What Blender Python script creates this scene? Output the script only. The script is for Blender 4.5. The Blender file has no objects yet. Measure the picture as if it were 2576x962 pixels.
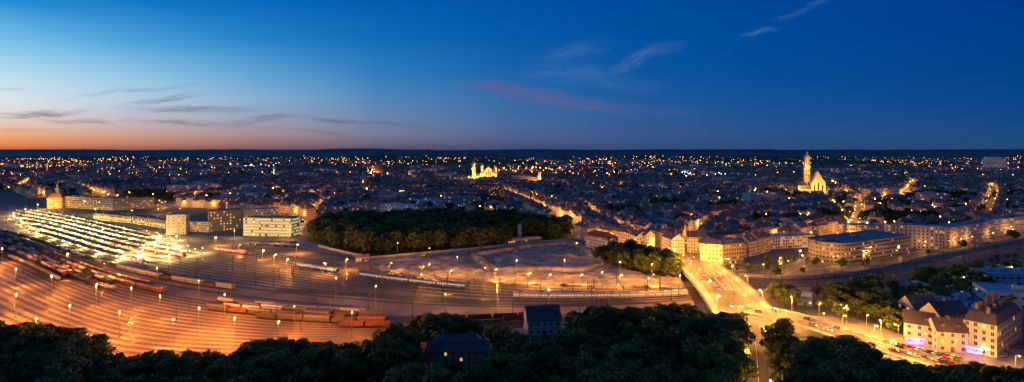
import bpy, math, random
import numpy as np
from mathutils import Vector, noise
random.seed(7)
R=random.random; U=random.uniform
F=1400.; H=100.; VH=378.; UC=1288.
def G(u,v,z=0.):
    Y=F*(H-z)/(v-VH); return ((u-UC)*Y/F, Y)
def PX(x,y,z=0.): return (UC+F*x/y, VH+F*(H-z)/y)
def lin(c):
    return tuple((x/255./12.92 if x/255.<=.04045 else ((x/255.+.055)/1.055)**2.4) for x in c)
sc=bpy.context.scene
COL=sc.collection

# ------------------------------------------------------------ materials
def newmat(name):
    m=bpy.data.materials.new(name); m.use_nodes=True
    return m,m.node_tree,m.node_tree.nodes['Principled BSDF']
def mat(name,col,rough=.8,metal=0.,var=.35,scale=.5,emis=None,es=0.,sampling=None):
    m,t,b=newmat(name)
    b.inputs['Roughness'].default_value=rough; b.inputs['Metallic'].default_value=metal
    if var>0:
        tc=t.nodes.new('ShaderNodeTexCoord'); n=t.nodes.new('ShaderNodeTexNoise'); n.inputs['Scale'].default_value=scale
        n.inputs['Detail'].default_value=6
        r=t.nodes.new('ShaderNodeValToRGB')
        r.color_ramp.elements[0].position=.3; r.color_ramp.elements[1].position=.7
        r.color_ramp.elements[0].color=tuple(c*(1-var) for c in col)+(1,)
        r.color_ramp.elements[1].color=tuple(min(1,c*(1+var)) for c in col)+(1,)
        t.links.new(tc.outputs['Object'],n.inputs['Vector']); t.links.new(n.outputs['Fac'],r.inputs['Fac']); t.links.new(r.outputs['Color'],b.inputs['Base Color'])
    else: b.inputs['Base Color'].default_value=tuple(col)+(1,)
    if emis:
        b.inputs['Emission Color'].default_value=tuple(emis)+(1,); b.inputs['Emission Strength'].default_value=es
    if sampling: m.cycles.emission_sampling=sampling
    return m
def math_(t,op,a,b=None):
    n=t.nodes.new('ShaderNodeMath'); n.operation=op
    for i,x in enumerate((a,b)):
        if x is None: continue
        if isinstance(x,(int,float)): n.inputs[i].default_value=x
        else: t.links.new(x,n.inputs[i])
    return n.outputs[0]
def facade_mat(name,thr,es):
    m,t,b=newmat(name)
    uv=t.nodes.new('ShaderNodeUVMap'); s=t.nodes.new('ShaderNodeSeparateXYZ'); t.links.new(uv.outputs[0],s.inputs[0])
    a=math_(t,'DIVIDE',s.outputs[0],2.7); c=math_(t,'DIVIDE',s.outputs[1],3.1)
    fa=math_(t,'FRACT',a); fc=math_(t,'FRACT',c)
    m1=math_(t,'LESS_THAN',math_(t,'ABSOLUTE',math_(t,'SUBTRACT',fa,.5)),.21)
    m2=math_(t,'LESS_THAN',math_(t,'ABSOLUTE',math_(t,'SUBTRACT',fc,.55)),.24)
    mask=math_(t,'MULTIPLY',m1,m2)
    cb=t.nodes.new('ShaderNodeCombineXYZ'); t.links.new(math_(t,'FLOOR',a),cb.inputs[0]); t.links.new(math_(t,'FLOOR',c),cb.inputs[1])
    wn=t.nodes.new('ShaderNodeTexWhiteNoise'); wn.noise_dimensions='2D'; t.links.new(cb.outputs[0],wn.inputs['Vector'])
    lit=math_(t,'GREATER_THAN',wn.outputs['Value'],thr)
    at=t.nodes.new('ShaderNodeAttribute'); at.attribute_name='col'
    mx=t.nodes.new('ShaderNodeMix'); mx.data_type='RGBA'; t.links.new(mask,mx.inputs[0]); t.links.new(at.outputs['Color'],mx.inputs[6]); mx.inputs[7].default_value=(.02,.025,.035,1)
    t.links.new(mx.outputs[2],b.inputs['Base Color'])
    b.inputs['Emission Color'].default_value=(1,.46,.12,1)
    t.links.new(math_(t,'MULTIPLY',math_(t,'MULTIPLY',mask,lit),es),b.inputs['Emission Strength'])
    b.inputs['Roughness'].default_value=.7
    m.cycles.emission_sampling='NONE'
    return m
def attr_mat(name,rough=.75,scale=.3):
    m,t,b=newmat(name)
    at=t.nodes.new('ShaderNodeAttribute'); at.attribute_name='col'
    n=t.nodes.new('ShaderNodeTexNoise'); n.inputs['Scale'].default_value=scale; n.inputs['Detail'].default_value=5
    tc=t.nodes.new('ShaderNodeTexCoord'); t.links.new(tc.outputs['Object'],n.inputs['Vector'])
    mr=t.nodes.new('ShaderNodeMapRange'); mr.inputs[3].default_value=.6; mr.inputs[4].default_value=1.4; t.links.new(n.outputs['Fac'],mr.inputs[0])
    vm=t.nodes.new('ShaderNodeVectorMath'); vm.operation='SCALE'; t.links.new(at.outputs['Color'],vm.inputs[0]); t.links.new(mr.outputs[0],vm.inputs['Scale'])
    t.links.new(vm.outputs[0],b.inputs['Base Color']); b.inputs['Roughness'].default_value=rough
    return m
def leaf_mat(name,c1,c2):
    m,t,b=newmat(name)
    tc=t.nodes.new('ShaderNodeTexCoord'); n=t.nodes.new('ShaderNodeTexNoise'); n.inputs['Scale'].default_value=6.; n.inputs['Detail'].default_value=4
    t.links.new(tc.outputs['Object'],n.inputs['Vector'])
    oi=t.nodes.new('ShaderNodeObjectInfo')
    f=math_(t,'ADD',math_(t,'MULTIPLY',n.outputs['Fac'],.9),math_(t,'MULTIPLY',oi.outputs['Random'],.4))
    r=t.nodes.new('ShaderNodeValToRGB'); r.color_ramp.elements[0].position=.35; r.color_ramp.elements[1].position=.95
    r.color_ramp.elements[0].color=c1+(1,); r.color_ramp.elements[1].color=c2+(1,)
    t.links.new(f,r.inputs[0]); t.links.new(r.outputs[0],b.inputs['Base Color']); b.inputs['Roughness'].default_value=.75
    b.inputs['Specular IOR Level'].default_value=.15
    return m
SOD=(1,.38,.055)
M={}
M['facade']=facade_mat('facade_plaster',.93,1.4)
M['facade_far']=facade_mat('facade_far',.955,2.2)
M['tiles']=attr_mat('roof_tiles')
M['leaf']=leaf_mat('foliage',(.025,.045,.014),(.13,.17,.045))
M['bark']=mat('bark',(.06,.045,.03),.9,var=.3,scale=3)
M['asphalt']=mat('asphalt',(.075,.07,.065),.7,var=.25,scale=.3)
M['pave']=mat('paving',(.2,.19,.17),.8,var=.25,scale=.4)
M['paint']=mat('road_paint',(.75,.75,.7),.6,var=.1)
M['ballast']=mat('ballast',(.25,.185,.13),.95,var=.5,scale=.035)
M['ballast2']=mat('track_bed',(.04,.032,.028),.95,var=.4,scale=.15)
M['sleeper']=mat('sleeper',(.10,.08,.065),.9,var=.3,scale=.8)
M['rail']=mat('rail_steel',(.55,.48,.42),.35,1.,var=.1)
M['earth']=mat('bare_earth',(.31,.24,.18),.95,var=.55,scale=.09)
M['grass']=mat('grass',(.05,.09,.025),.95,var=.5,scale=.15)
M['concrete']=mat('concrete',(.35,.33,.3),.8,var=.2,scale=.5)
M['dark']=mat('dark_steel',(.05,.05,.055),.5,.3,var=.2)
M['galv']=mat('galvanised_steel',(.25,.25,.25),.5,.5,var=.15)
M['canopy']=mat('canopy_roof',(.14,.13,.12),.7,var=.3,scale=.3)
M['glass']=mat('window_glass',(.02,.025,.03),.12,var=0)
M['frame']=mat('window_frame',(.3,.29,.27),.6,var=0)
M['lit']=mat('lit_window',(.2,.15,.1),.6,var=0,emis=(1,.5,.15),es=1.0,sampling='NONE')
M['litw']=mat('lit_office_window',(.2,.2,.15),.6,var=0,emis=(.95,.82,.38),es=.7,sampling='NONE')
M['trainlit']=mat('lit_train_window',(.2,.2,.15),.6,var=0,emis=(1,.75,.4),es=.8,sampling='NONE')
M['neon']=mat('neon_violet',(.2,.1,.3),.5,var=0,emis=(.45,.2,1),es=2.5)
M['globe']=mat('lamp_lens',(1,.8,.5),.5,var=0,emis=(1,.48,.1),es=9,sampling='NONE')
M['lampo']=mat('sodium_lamp',(1,.6,.2),.5,var=0,emis=(1,.27,.018),es=120)
M['lampy']=mat('warm_lamp',(1,.8,.5),.5,var=0,emis=(1,.46,.11),es=100)
M['lampw']=mat('white_lamp',(1,1,1),.5,var=0,emis=(.9,.85,.7),es=45)
M['farlampo']=mat('far_sodium_lamp',(1,.6,.2),.5,var=0,emis=(1,.30,.03),es=36,sampling='NONE')
M['farlampy']=mat('far_warm_lamp',(1,.8,.5),.5,var=0,emis=(1,.52,.15),es=30,sampling='NONE')
M['farlampw']=mat('far_white_lamp',(1,1,1),.5,var=0,emis=(.95,.92,.8),es=24,sampling='NONE')
M['rubber']=mat('rubber',(.02,.02,.02),.8,var=0)
M['head']=mat('headlamp',(1,1,1),.3,var=0,emis=(1,.9,.7),es=8,sampling='NONE')
M['tail']=mat('tail_lamp',(1,.1,.1),.3,var=0,emis=(1,.06,.02),es=5,sampling='NONE')

# ------------------------------------------------------------ mesh builder
class MB:
    def __init__(s): s.v=[];s.f=[];s.m=[];s.c=[];s.uv=[]
    def face(s,pts,m=0,col=(.5,.5,.5),uv=None):
        b=len(s.v); s.v.extend(pts); n=len(pts); s.f.append(tuple(range(b,b+n))); s.m.append(m); s.c.append(col)
        s.uv.extend(uv if uv else [(0,0)]*n)
    def box(s,x,y,z,w,d,h,a=0.,m=0,col=(.5,.5,.5),bottom=False,taper=1.):
        ca,sa=math.cos(a),math.sin(a)
        def P(lx,ly,lz): return (x+lx*ca-ly*sa,y+lx*sa+ly*ca,z+lz)
        w/=2;d/=2
        q=[(-w,-d),(w,-d),(w,d),(-w,d)]
        for i in range(4):
            p,r=q[i],q[(i+1)%4]
            s.face([P(p[0],p[1],0),P(r[0],r[1],0),P(r[0]*taper,r[1]*taper,h),P(p[0]*taper,p[1]*taper,h)],m,col)
        s.face([P(p[0]*taper,p[1]*taper,h) for p in q],m,col)
        if bottom: s.face([P(p[0],p[1],0) for p in q[::-1]],m,col)
    def lathe(s,x,y,prof,n=8,m=0,col=(.5,.5,.5),rot=0.):
        for (r0,z0),(r1,z1) in zip(prof[:-1],prof[1:]):
            for i in range(n):
                a=rot+2*math.pi*i/n; b=rot+2*math.pi*(i+1)/n
                pts=[(x+r0*math.cos(a),y+r0*math.sin(a),z0),(x+r0*math.cos(b),y+r0*math.sin(b),z0),(x+r1*math.cos(b),y+r1*math.sin(b),z1),(x+r1*math.cos(a),y+r1*math.sin(a),z1)]
                if r1<1e-4: pts=pts[:3]
                elif r0<1e-4: pts=[pts[0],pts[2],pts[3]]
                s.face(pts,m,col)
    def tube(s,p,q,r0,r1,n=5,m=0,col=(.5,.5,.5)):
        p=Vector(p);q=Vector(q);d=(q-p).normalized(); a=d.orthogonal().normalized(); b=d.cross(a)
        for i in range(n):
            t0=2*math.pi*i/n;t1=2*math.pi*(i+1)/n
            e0=a*math.cos(t0)+b*math.sin(t0); e1=a*math.cos(t1)+b*math.sin(t1)
            s.face([tuple(p+e0*r0),tuple(p+e1*r0),tuple(q+e1*r1),tuple(q+e0*r1)],m,col)
    def mesh(s,name,mats):
        me=bpy.data.meshes.new(name)
        me.from_pydata(s.v,[],s.f)
        for k in mats: me.materials.append(M[k])
        me.polygons.foreach_set('material_index',s.m)
        at=me.attributes.new('col','FLOAT_COLOR','FACE')
        at.data.foreach_set('color',np.array([(c[0],c[1],c[2],1.) for c in s.c],dtype=np.float32).ravel())
        ul=me.uv_layers.new(name='UVMap'); ul.data.foreach_set('uv',np.array(s.uv,dtype=np.float32).ravel())
        me.update(); return me
    def obj(s,name,mats,parent=None):
        if not s.f: return None
        return link(name,s.mesh(name,mats),parent=parent)
def link(name,data,loc=(0,0,0),rz=0.,sc_=None,parent=None):
    o=bpy.data.objects.new(name,data); o.location=loc; o.rotation_euler=(0,0,rz)
    if sc_: o.scale=sc_
    if parent: o.parent=parent
    COL.objects.link(o); return o
def empty(name,loc=(0,0,0)):
    o=bpy.data.objects.new(name,None); o.location=loc; COL.objects.link(o); return o
_L={}
def light(kind,P,col,r,loc,parent=None,name='lamp_light'):
    k=(kind,P,col,r)
    if k not in _L:
        d=bpy.data.lights.new(name,'POINT'); d.energy=P; d.color=col; d.shadow_soft_size=r; _L[k]=d
    return link(name,_L[k],loc,parent=parent)
def octa(mb,x,y,z,r,m):
    p=[(x+r,y,z),(x,y+r,z),(x-r,y,z),(x,y-r,z),(x,y,z+r),(x,y,z-r)]
    for a,b in ((0,1),(1,2),(2,3),(3,0)): mb.face([p[a],p[b],p[4]],m); mb.face([p[b],p[a],p[5]],m)

# ------------------------------------------------------------ houses
WALLS=[(.5,.46,.38),(.6,.55,.48),(.48,.38,.3),(.55,.44,.33),(.6,.6,.58),(.45,.43,.42),(.52,.35,.28),(.66,.62,.56)]
ROOFS=[(.2,.09,.065),(.15,.085,.065),(.12,.10,.095),(.11,.11,.12),(.25,.10,.07),(.09,.09,.1),(.17,.12,.09),(.13,.12,.13)]
FLATS=[(.25,.25,.27),(.34,.34,.36),(.18,.18,.19),(.45,.45,.46)]
def add_house(mb,x,y,w,d,h,a,roof='gable',rh=4.,wc=None,rc=None,detail=True,oh=.4):
    wc=wc or random.choice(WALLS); rc=rc or random.choice(ROOFS)
    ca,sa=math.cos(a),math.sin(a)
    def P(lx,ly,lz): return (x+lx*ca-ly*sa,y+lx*sa+ly*ca,lz)
    W,D=w/2,d/2; q=[(-W,-D),(W,-D),(W,D),(-W,D)]; off=random.randint(0,900)*2.7; vo=random.randint(0,300)*3.1
    for i in range(4):
        p,r=q[i],q[(i+1)%4]; L=math.hypot(r[0]-p[0],r[1]-p[1])
        off+=54
        mb.face([P(*p,0),P(*r,0),P(*r,h),P(*p,h)],0,wc,[(off,vo),(off+L,vo),(off+L,vo+h),(off,vo+h)])
    if roof=='flat':
        mb.face([P(*p,h) for p in q],1,rc)
        if detail:
            for k in range(random.randint(1,2)):
                mb.box(*P(U(-.3,.3)*w,U(-.2,.2)*d,0)[:2],h,w*U(.12,.3),d*U(.2,.4),U(1.5,3),a,1,(.35,.35,.35))
        return
    if roof=='mansard':
        k=.78; z1=h+rh*.65; q2=[(p[0]*k,p[1]*k) for p in q]
        for i in range(4):
            p,r=q[i],q[(i+1)%4];p2,r2=q2[i],q2[(i+1)%4]
            mb.face([P(*p,h),P(*r,h),P(*r2,z1),P(*p2,z1)],1,rc)
        W*=k;D*=k;base=z1;top=h+rh;o2=0
    else: base=h;top=h+rh;o2=oh
    e=W-D*.9 if roof!='gable' and W>D else (W+o2 if roof=='gable' else 0.2)
    zb=base-o2*.5
    mb.face([P(-W-o2,-D-o2,zb),P(W+o2,-D-o2,zb),P(e,0,top),P(-e,0,top)],1,rc)
    mb.face([P(W+o2,D+o2,zb),P(-W-o2,D+o2,zb),P(-e,0,top),P(e,0,top)],1,rc)
    if roof=='gable':
        mb.face([P(-W,D,base),P(-W,-D,base),P(-W,0,top-.15)],0,wc); mb.face([P(W,-D,base),P(W,D,base),P(W,0,top-.15)],0,wc)
    else:
        mb.face([P(-W-o2,D+o2,zb),P(-W-o2,-D-o2,zb),P(-e,0,top)],1,rc); mb.face([P(W+o2,-D-o2,zb),P(W+o2,D+o2,zb),P(e,0,top)],1,rc)
    if detail:
        for k in range(random.randint(1,2)):
            lx=U(-.3,.3)*w; mb.box(*P(lx,U(-.8,.8),0)[:2],base+rh*.3,.9,.7,rh*.7+1.,a,1,(.3,.2,.16))
        for k in range(int(w/4.5)):
            lx=-w/2+(k+.5)*w/int(w/4.5)
            for sgn in (-1,1):
                if R()<.5:
                    mb.box(*P(lx,sgn*D*.55,0)[:2],base+rh*.1,1.6,1.5,rh*.45+.3,a,1,(.45,.43,.4) if R()<.5 else rc)

def poly_building(name,pts,h,floors,wall=(.5,.48,.44),roofc=(.2,.2,.2),lit=.3,litm='lit',bay=2.8,win=(1.4,1.5),roof='flat',rh=4.,penthouse=True,door=True,strip=False):
    par=empty(name,(sum(p[0] for p in pts)/len(pts),sum(p[1] for p in pts)/len(pts),0))
    ox,oy=par.location[0],par.location[1]
    P=[(p[0]-ox,p[1]-oy) for p in pts]
    n=len(P); wm='wall_'+name+str(len(bpy.data.materials)); M[wm]=mat('render_wall',wall,.8,var=.15,scale=.4)
    rm='roof_'+name+str(len(bpy.data.materials)); M[rm]=mat('roof_covering',roofc,.8,var=.25,scale=.6)
    wb=MB();rb=MB();gb=MB();lb=MB();fb=MB()
    fh=h/floors
    for i in range(n):
        a,b=P[i],P[(i+1)%n]; L=math.hypot(b[0]-a[0],b[1]-a[1])
        wb.face([(a[0],a[1],0),(b[0],b[1],0),(b[0],b[1],h),(a[0],a[1],h)])
        dx,dy=(b[0]-a[0])/L,(b[1]-a[1])/L; nx,ny=dy,-dx
        nb=max(1,int(L/bay)); st=L/nb
        if L<2: continue
        for f in range(floors):
            z0=f*fh+fh*.3; z1=z0+min(win[1],fh*.6)
            for k in range(nb):
                c=(k+.5)*st; hw=min(win[0],st*.9)/2
                def q(o,t0,t1,za,zb,w_): return [(a[0]+dx*(c+t0)+nx*o,a[1]+dy*(c+t0)+ny*o,za),(a[0]+dx*(c+t1)+nx*o,a[1]+dy*(c+t1)+ny*o,za),(a[0]+dx*(c+t1)+nx*o,a[1]+dy*(c+t1)+ny*o,zb),(a[0]+dx*(c+t0)+nx*o,a[1]+dy*(c+t0)+ny*o,zb)]
                fb.face(q(.04,-hw-.12,hw+.12,z0-.12,z1+.12,0))
                tgt=lb if R()<lit else gb
                tgt.face(q(.07,-hw,-.04,z0,z1,0)); tgt.face(q(.07,.04,hw,z0,z1,0))
        if strip:
            for f in range(1,floors+1):
                z=f*fh-.15
                fb.face([(a[0]+nx*.1,a[1]+ny*.1,z-.15),(b[0]+nx*.1,b[1]+ny*.1,z-.15),(b[0]+nx*.1,b[1]+ny*.1,z+.1),(a[0]+nx*.1,a[1]+ny*.1,z+.1)])
    if roof=='flat':
        rb.face([(p[0],p[1],h-.25) for p in P])
        for i in range(n):
            a,b=P[i],P[(i+1)%n]; L=math.hypot(b[0]-a[0],b[1]-a[1]); an=math.atan2(b[1]-a[1],b[0]-a[0])
            wb.box((a[0]+b[0])/2,(a[1]+b[1])/2,h+.003,L+.3,.35,.5,an,bottom=True)
        if penthouse:
            an=math.atan2(P[1][1]-P[0][1],P[1][0]-P[0][0]); L=math.hypot(P[1][0]-P[0][0],P[1][1]-P[0][1])
            for k in range(max(1,int(L/12))):
                t=U(-.42,.42)*L; rb.box(t*math.cos(an),t*math.sin(an),h-.24,U(3,8),U(2,5),U(1.5,3.2),an)
    else:
        an=math.atan2(P[1][1]-P[0][1],P[1][0]-P[0][0]); w=math.hypot(P[1][0]-P[0][0],P[1][1]-P[0][1]); d=math.hypot(P[2][0]-P[1][0],P[2][1]-P[1][1])
        t=MB(); add_house(t,0,0,w+.3,d+.3,h,an,roof,rh,(.5,.48,.44),roofc)
        for f,m,c in zip(t.f,t.m,t.c):
            pp=[t.v[i] for i in f]
            if m==1: rb.face(pp)
            elif min(p[2] for p in pp)>1: wb.face(pp)
    wb.obj('walls',[wm],par); rb.obj('roof',[rm],par); fb.obj('window_frames',['frame'],par); gb.obj('windows',['glass'],par); lb.obj('lit_windows',[litm],par)
    if door:
        a,b=P[0],P[1];L=math.hypot(b[0]-a[0],b[1]-a[1]);dx,dy=(b[0]-a[0])/L,(b[1]-a[1])/L
        db=MB(); db.box(a[0]+dx*L*.5+dy*.05,a[1]+dy*L*.5-dx*.05,0,1.8,.25,2.3,math.atan2(dy,dx)); db.obj('door',['dark'],par)
    return par
def rect(pa,pb,depth):
    a=G(*pa);b=G(*pb);L=math.hypot(b[0]-a[0],b[1]-a[1]);dx,dy=(b[0]-a[0])/L,(b[1]-a[1])/L
    return [a,b,(b[0]-dy*depth,b[1]+dx*depth),(a[0]-dy*depth,a[1]+dx*depth)]
def inpoly(x,y,poly):
    c=False;j=len(poly)-1
    for i in range(len(poly)):
        xi,yi=poly[i];xj,yj=poly[j]
        if (yi>y)!=(yj>y) and x<(xj-xi)*(y-yi)/(yj-yi)+xi: c=not c
        j=i
    return c

# ------------------------------------------------------------ ground
def terrain_mat():
    m,t,b=newmat('terrain_ground')
    tc=t.nodes.new('ShaderNodeTexCoord')
    n=t.nodes.new('ShaderNodeTexNoise'); n.inputs['Scale'].default_value=.006; n.inputs['Detail'].default_value=10; n.inputs['Roughness'].default_value=.7
    t.links.new(tc.outputs['Object'],n.inputs['Vector'])
    r=t.nodes.new('ShaderNodeValToRGB'); e=r.color_ramp.elements
    e[0].position=.38;e[0].color=(.035,.055,.03,1); e[1].position=.62;e[1].color=(.16,.15,.14,1); k=e.new(.5); k.color=(.08,.085,.07,1)
    t.links.new(n.outputs['Fac'],r.inputs[0]); t.links.new(r.outputs[0],b.inputs['Base Color']); b.inputs['Roughness'].default_value=.95
    return m
M['terrain']=terrain_mat()
g=MB(); S=60000; g.face([(-S,-3000,0),(S,-3000,0),(S,S,0),(-S,S,0)]); g.obj('ground',['terrain'])
M['hill']=mat('hazed_wooded_hills',(.055,.08,.11),.95,var=.35,scale=.002)  # bluish tint: distance haze painted into the hill colour
hb=MB()
for row,(Y0,hh) in enumerate([(8500,62),(11500,92),(16000,116),(24000,158)]):
    N=300; pr=[]
    for i in range(N+1):
        x=-30000+60000*i/N
        z=hh*(.8+.5*noise.noise(Vector((x*.00022,row*7.3,0)))+.12*noise.noise(Vector((x*.0015,row*3.1,5)))+.04*noise.noise(Vector((x*.006,row*3.1,5))))
        if row==0: z*=1 if noise.noise(Vector((x*.0004,2,2)))>-.05 else .1
        pr.append((x,z))
    for (x0,z0),(x1,z1) in zip(pr[:-1],pr[1:]):
        hb.face([(x0,Y0-1200,-1),(x1,Y0-1200,-1),(x1,Y0,max(z1,1)),(x0,Y0,max(z0,1))])
        hb.face([(x0,Y0,max(z0,1)),(x1,Y0,max(z1,1)),(x1,Y0+1800,-1),(x0,Y0+1800,-1)])
hb.obj('hills',['hill'])
def sheet(name,px,z,m):
    b=MB(); b.face([(*G(*p),z) for p in px]); return b.obj(name,[m])
sheet('rail_yard_ground',[(-500,480),(60,522),(420,588),(740,625),(1000,672),(1260,708),(1500,712),(1740,706),(1900,688),(2200,676),(2576,598),(3100,545),(3100,620),(2576,672),(2300,718),(1950,745),(1760,800),(1450,835),(1100,868),(850,915),(600,945),(330,950),(0,930),(-400,800)],.03,'ballast')
sheet('lot_ground',[(470,592),(740,600),(800,612),(930,650),(1000,668),(740,622),(420,586)],.06,'pave')
sheet('grass_verge',[(40,590),(110,600),(330,668),(250,672),(90,625)],.07,'grass')
sheet('grass_verge',[(700,725),(1000,742),(1250,757),(1250,764),(1000,752),(690,735)],.07,'grass')
sheet('park_ground',[(770,575),(780,620),(930,650),(1250,628),(1450,603),(1440,570),(1280,540),(900,545)],.04,'grass')
sheet('street_forecourt',[(1950,790),(2150,800),(2290,850),(2576,880),(2700,930),(2700,1020),(2500,990),(2250,905),(2000,840)],.05,'pave')
sheet('foreground_ground',[(-400,960),(0,935),(600,950),(1100,870),(1450,838),(1780,805),(2000,850),(2300,930),(2600,1000),(2600,1400),(-400,1400)],.04,'grass')
sheet('lot_ground',[(2270,720),(2576,690),(2750,690),(2750,800),(2576,800),(2290,790)],.06,'pave')
site=[(925,655),(1200,618),(1445,604),(1500,640),(1600,688),(1715,702),(1712,726),(1500,722),(1260,716),(960,684)]
sitew=[G(*p) for p in site]
pitw=[G(*p) for p in [(1200,646),(1325,624),(1445,616),(1515,664),(1470,678),(1250,680)]]
cb=MB(); xs=np.arange(-145,135,2.); ys=np.arange(395,625,2.)
def sz(x,y):
    z=.3+.8*noise.noise(Vector((x*.03,y*.03,1)))+1.1*abs(noise.noise(Vector((x*.09,y*.09,2))))
    if inpoly(x,y,pitw): z=.1+3.*max(0,noise.noise(Vector((x*.10,y*.06,4))))+.6*noise.noise(Vector((x*.4,y*.4,4)))
    elif any(inpoly(x+dx,y+dy,pitw) for dx,dy in ((6,0),(-6,0),(0,8),(0,-8))): z+=2.6+.9*noise.noise(Vector((x*.2,y*.2,8)))
    elif y<490: z+=2.6*max(0,noise.noise(Vector((x*.15,y*.1,14))))
    return max(.08,z)
Z={}
for i,x in enumerate(xs):
    for j,y in enumerate(ys): Z[i,j]=sz(x,y)
for i in range(len(xs)-1):
    for j in range(len(ys)-1):
        if inpoly(xs[i]+1.,ys[j]+1.,sitew):
            cb.face([(xs[i],ys[j],Z[i,j]),(xs[i+1],ys[j],Z[i+1,j]),(xs[i+1],ys[j+1],Z[i+1,j+1]),(xs[i],ys[j+1],Z[i,j+1])])
cb.obj('construction_site_ground',['earth'])

# ------------------------------------------------------------ curves
def catmull(pts,n=14):
    pts=[np.array(p,float) for p in pts]; P=[2*pts[0]-pts[1]]+pts+[2*pts[-1]-pts[-2]]; out=[]
    for i in range(1,len(P)-2):
        for k in range(n):
            t=k/n; a,b,c,d=P[i-1],P[i],P[i+1],P[i+2]
            out.append(.5*((2*b)+(-a+c)*t+(2*a-5*b+4*c-d)*t*t+(-a+3*b-3*c+d)*t**3))
    out.append(P[-2]); return np.array(out)
def cw(px): return catmull([G(*p) for p in px])
T1=cw([(-350,488),(60,530),(400,598),(740,648),(1000,690),(1250,718),(1500,728),(1740,724),(1900,703),(2200,688),(2576,612),(3000,560)])
T2=cw([(-350,520),(0,575),(300,660),(600,712),(900,745),(1200,765),(1500,764),(1740,754),(1920,724),(2250,712),(2576,650),(3000,590)])
T3=cw([(-250,535),(0,596),(200,680),(400,738),(700,780),(1000,798),(1300,797),(1500,787),(1740,764)])
T4=cw([(-200,690),(0,815),(150,862),(330,902),(600,908),(850,883),(1150,843),(1450,812),(1740,774)])
def fam(A,B,t): return A*(1-t)+B*t
def offs(c,o):
    d=np.gradient(c,axis=0); d/=np.linalg.norm(d,axis=1)[:,None]+1e-9
    return c+np.stack([-d[:,1],d[:,0]],1)*o
def strip(mb,c,w,z,m=0):
    a=offs(c,w/2);b=offs(c,-w/2)
    zz=z if hasattr(z,'__len__') else [z]*len(c)
    for i in range(len(c)-1):
        mb.face([(*b[i],zz[i]),(*b[i+1],zz[i+1]),(*a[i+1],zz[i+1]),(*a[i],zz[i])],m)
def resample(c,step,n=None):
    s=np.concatenate([[0],np.cumsum(np.linalg.norm(np.diff(c,axis=0),axis=1))]); n=n or max(2,int(s[-1]/step)+1)
    q=np.linspace(0,s[-1],n); return np.stack([np.interp(q,s,c[:,0]),np.interp(q,s,c[:,1])],1)
tracks=[]
NA=14
ss=np.linspace(0,1,len(T1))
for i in range(NA):
    t0=i/(NA-1); t1=(i//2)/(NA//2-1)
    k=np.clip((ss-.35)/.2,0,1); k=k*k*(3-2*k)
    t=(t0*(1-k)+t1*k)[:,None]
    c=T1*(1-t)+T2*t
    if i%2: c=c[:int(len(c)*.57)]
    tracks.append(('A',t0,c))
NB=18
for i in range(NB):
    t0=i/(NB-1)
    c=fam(T3,T4,t0)
    e=1. if i%6==0 else (.88 if i%3==0 else .76)
    if t0>.4 and e<1: e-=.06
    tracks.append(('B',t0,c[:int(len(c)*e)]))
T2b=T2[:int(len(T2)*.64)]; Q2=resample(T2b,0,120); Q3=resample(T3,0,120)
for t0 in (.2,.4,.6,.8):
    c=fam(Q2,Q3,t0); tracks.append(('C',t0,c[:[118,92,100,84][int(t0*5)-1]]))
rb=MB();bb=MB();sb=MB()
for fm,t0,c in tracks:
    strip(bb,c,2.8,.10+.012*random.random())
    for o in (-.75,.75):
        strip(rb,offs(c,o),.13,.30)
    cc=resample(c,1.3)
    d=np.gradient(cc,axis=0)
    for p,dd in zip(cc,d):
        if abs(p[0])>p[1]*1.0 or p[1]>420: continue
        a=math.atan2(dd[1],dd[0]); ca,sa=math.cos(a),math.sin(a)
        sb.face([(p[0]+lx*ca-ly*sa,p[1]+lx*sa+ly*ca,.2) for lx,ly in ((-.12,-1.2),(.12,-1.2),(.12,1.2),(-.12,1.2))])
bb.obj('ballast_beds',['ballast2']); rb.obj('rails',['rail']); sb.obj('railway_sleepers',['sleeper'])

# ------------------------------------------------------------ lamps
def lamp_mesh(h,arm):
    b=MB(); b.tube((0,0,0),(0,0,h),.16,.09,6); b.tube((0,0,h),(arm,0,h+.4),.07,.06,5); b.box(arm,0,h+.35,1.0,.5,.22,0,0,bottom=True); b.box(0,0,0,.5,.5,.5)
    octa(b,arm,0,h+.1,.42,1)
    return b.mesh('lamp_post',['galv','globe'])
LM={(h,a):lamp_mesh(h,a) for h,a in ((14,.1),(9,1.4))}
def lamp(x,y,h=14,arm=.1,P=20000,col=SOD,r=.28,rz=0.,z=0.,name='street_lamp'):
    o=link(name,LM[(h,arm)],(x,y,z),rz)
    light('p',P,col,.2,(arm,0,h-.65),parent=o)
    return o
for p in [(175,832),(130,745),(40,725),(242,772),(435,872),(402,803),(590,868),(885,850),(945,775),(845,752),(395,722),(170,682),(1060,742),(1380,785),(1515,735),(1632,752),(1250,772),(262,710),(5,665),(-120,760),(740,835),(300,850),(500,760),(40,800),(1120,800),(330,780),(90,870),(1710,745),(700,880),(565,800),(-60,690),(500,840)]:
    low=(p[0]>380 and p[1]<790)
    lamp(*G(*p),14,.1,(4000 if low else 72000) if p[0]<1000 else 13000,(1,.28,.03) if p[0]<900 and not low else SOD,name='yard_lamp_mast')
for p in [(660,655),(690,667),(720,680),(812,690),(980,690),(1245,708),(870,680),(1060,700),(1130,712),(1380,722),(1330,718),(1460,722),(600,640),(540,620),(745,640),(1560,724),(1640,722)]:
    lamp(*G(*p),9,1.4,17000,SOD,name='yard_lamp_mast')
for p in [(1000,650),(1150,690),(1300,700),(1420,700),(1560,705),(1640,712),(1450,650),(1080,665),(1080,712),(1220,722)]:
    lamp(*G(*p),14,.1,22000 if p[1]>680 else 7000,(1,.40,.07),name='site_lamp_mast')

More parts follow.
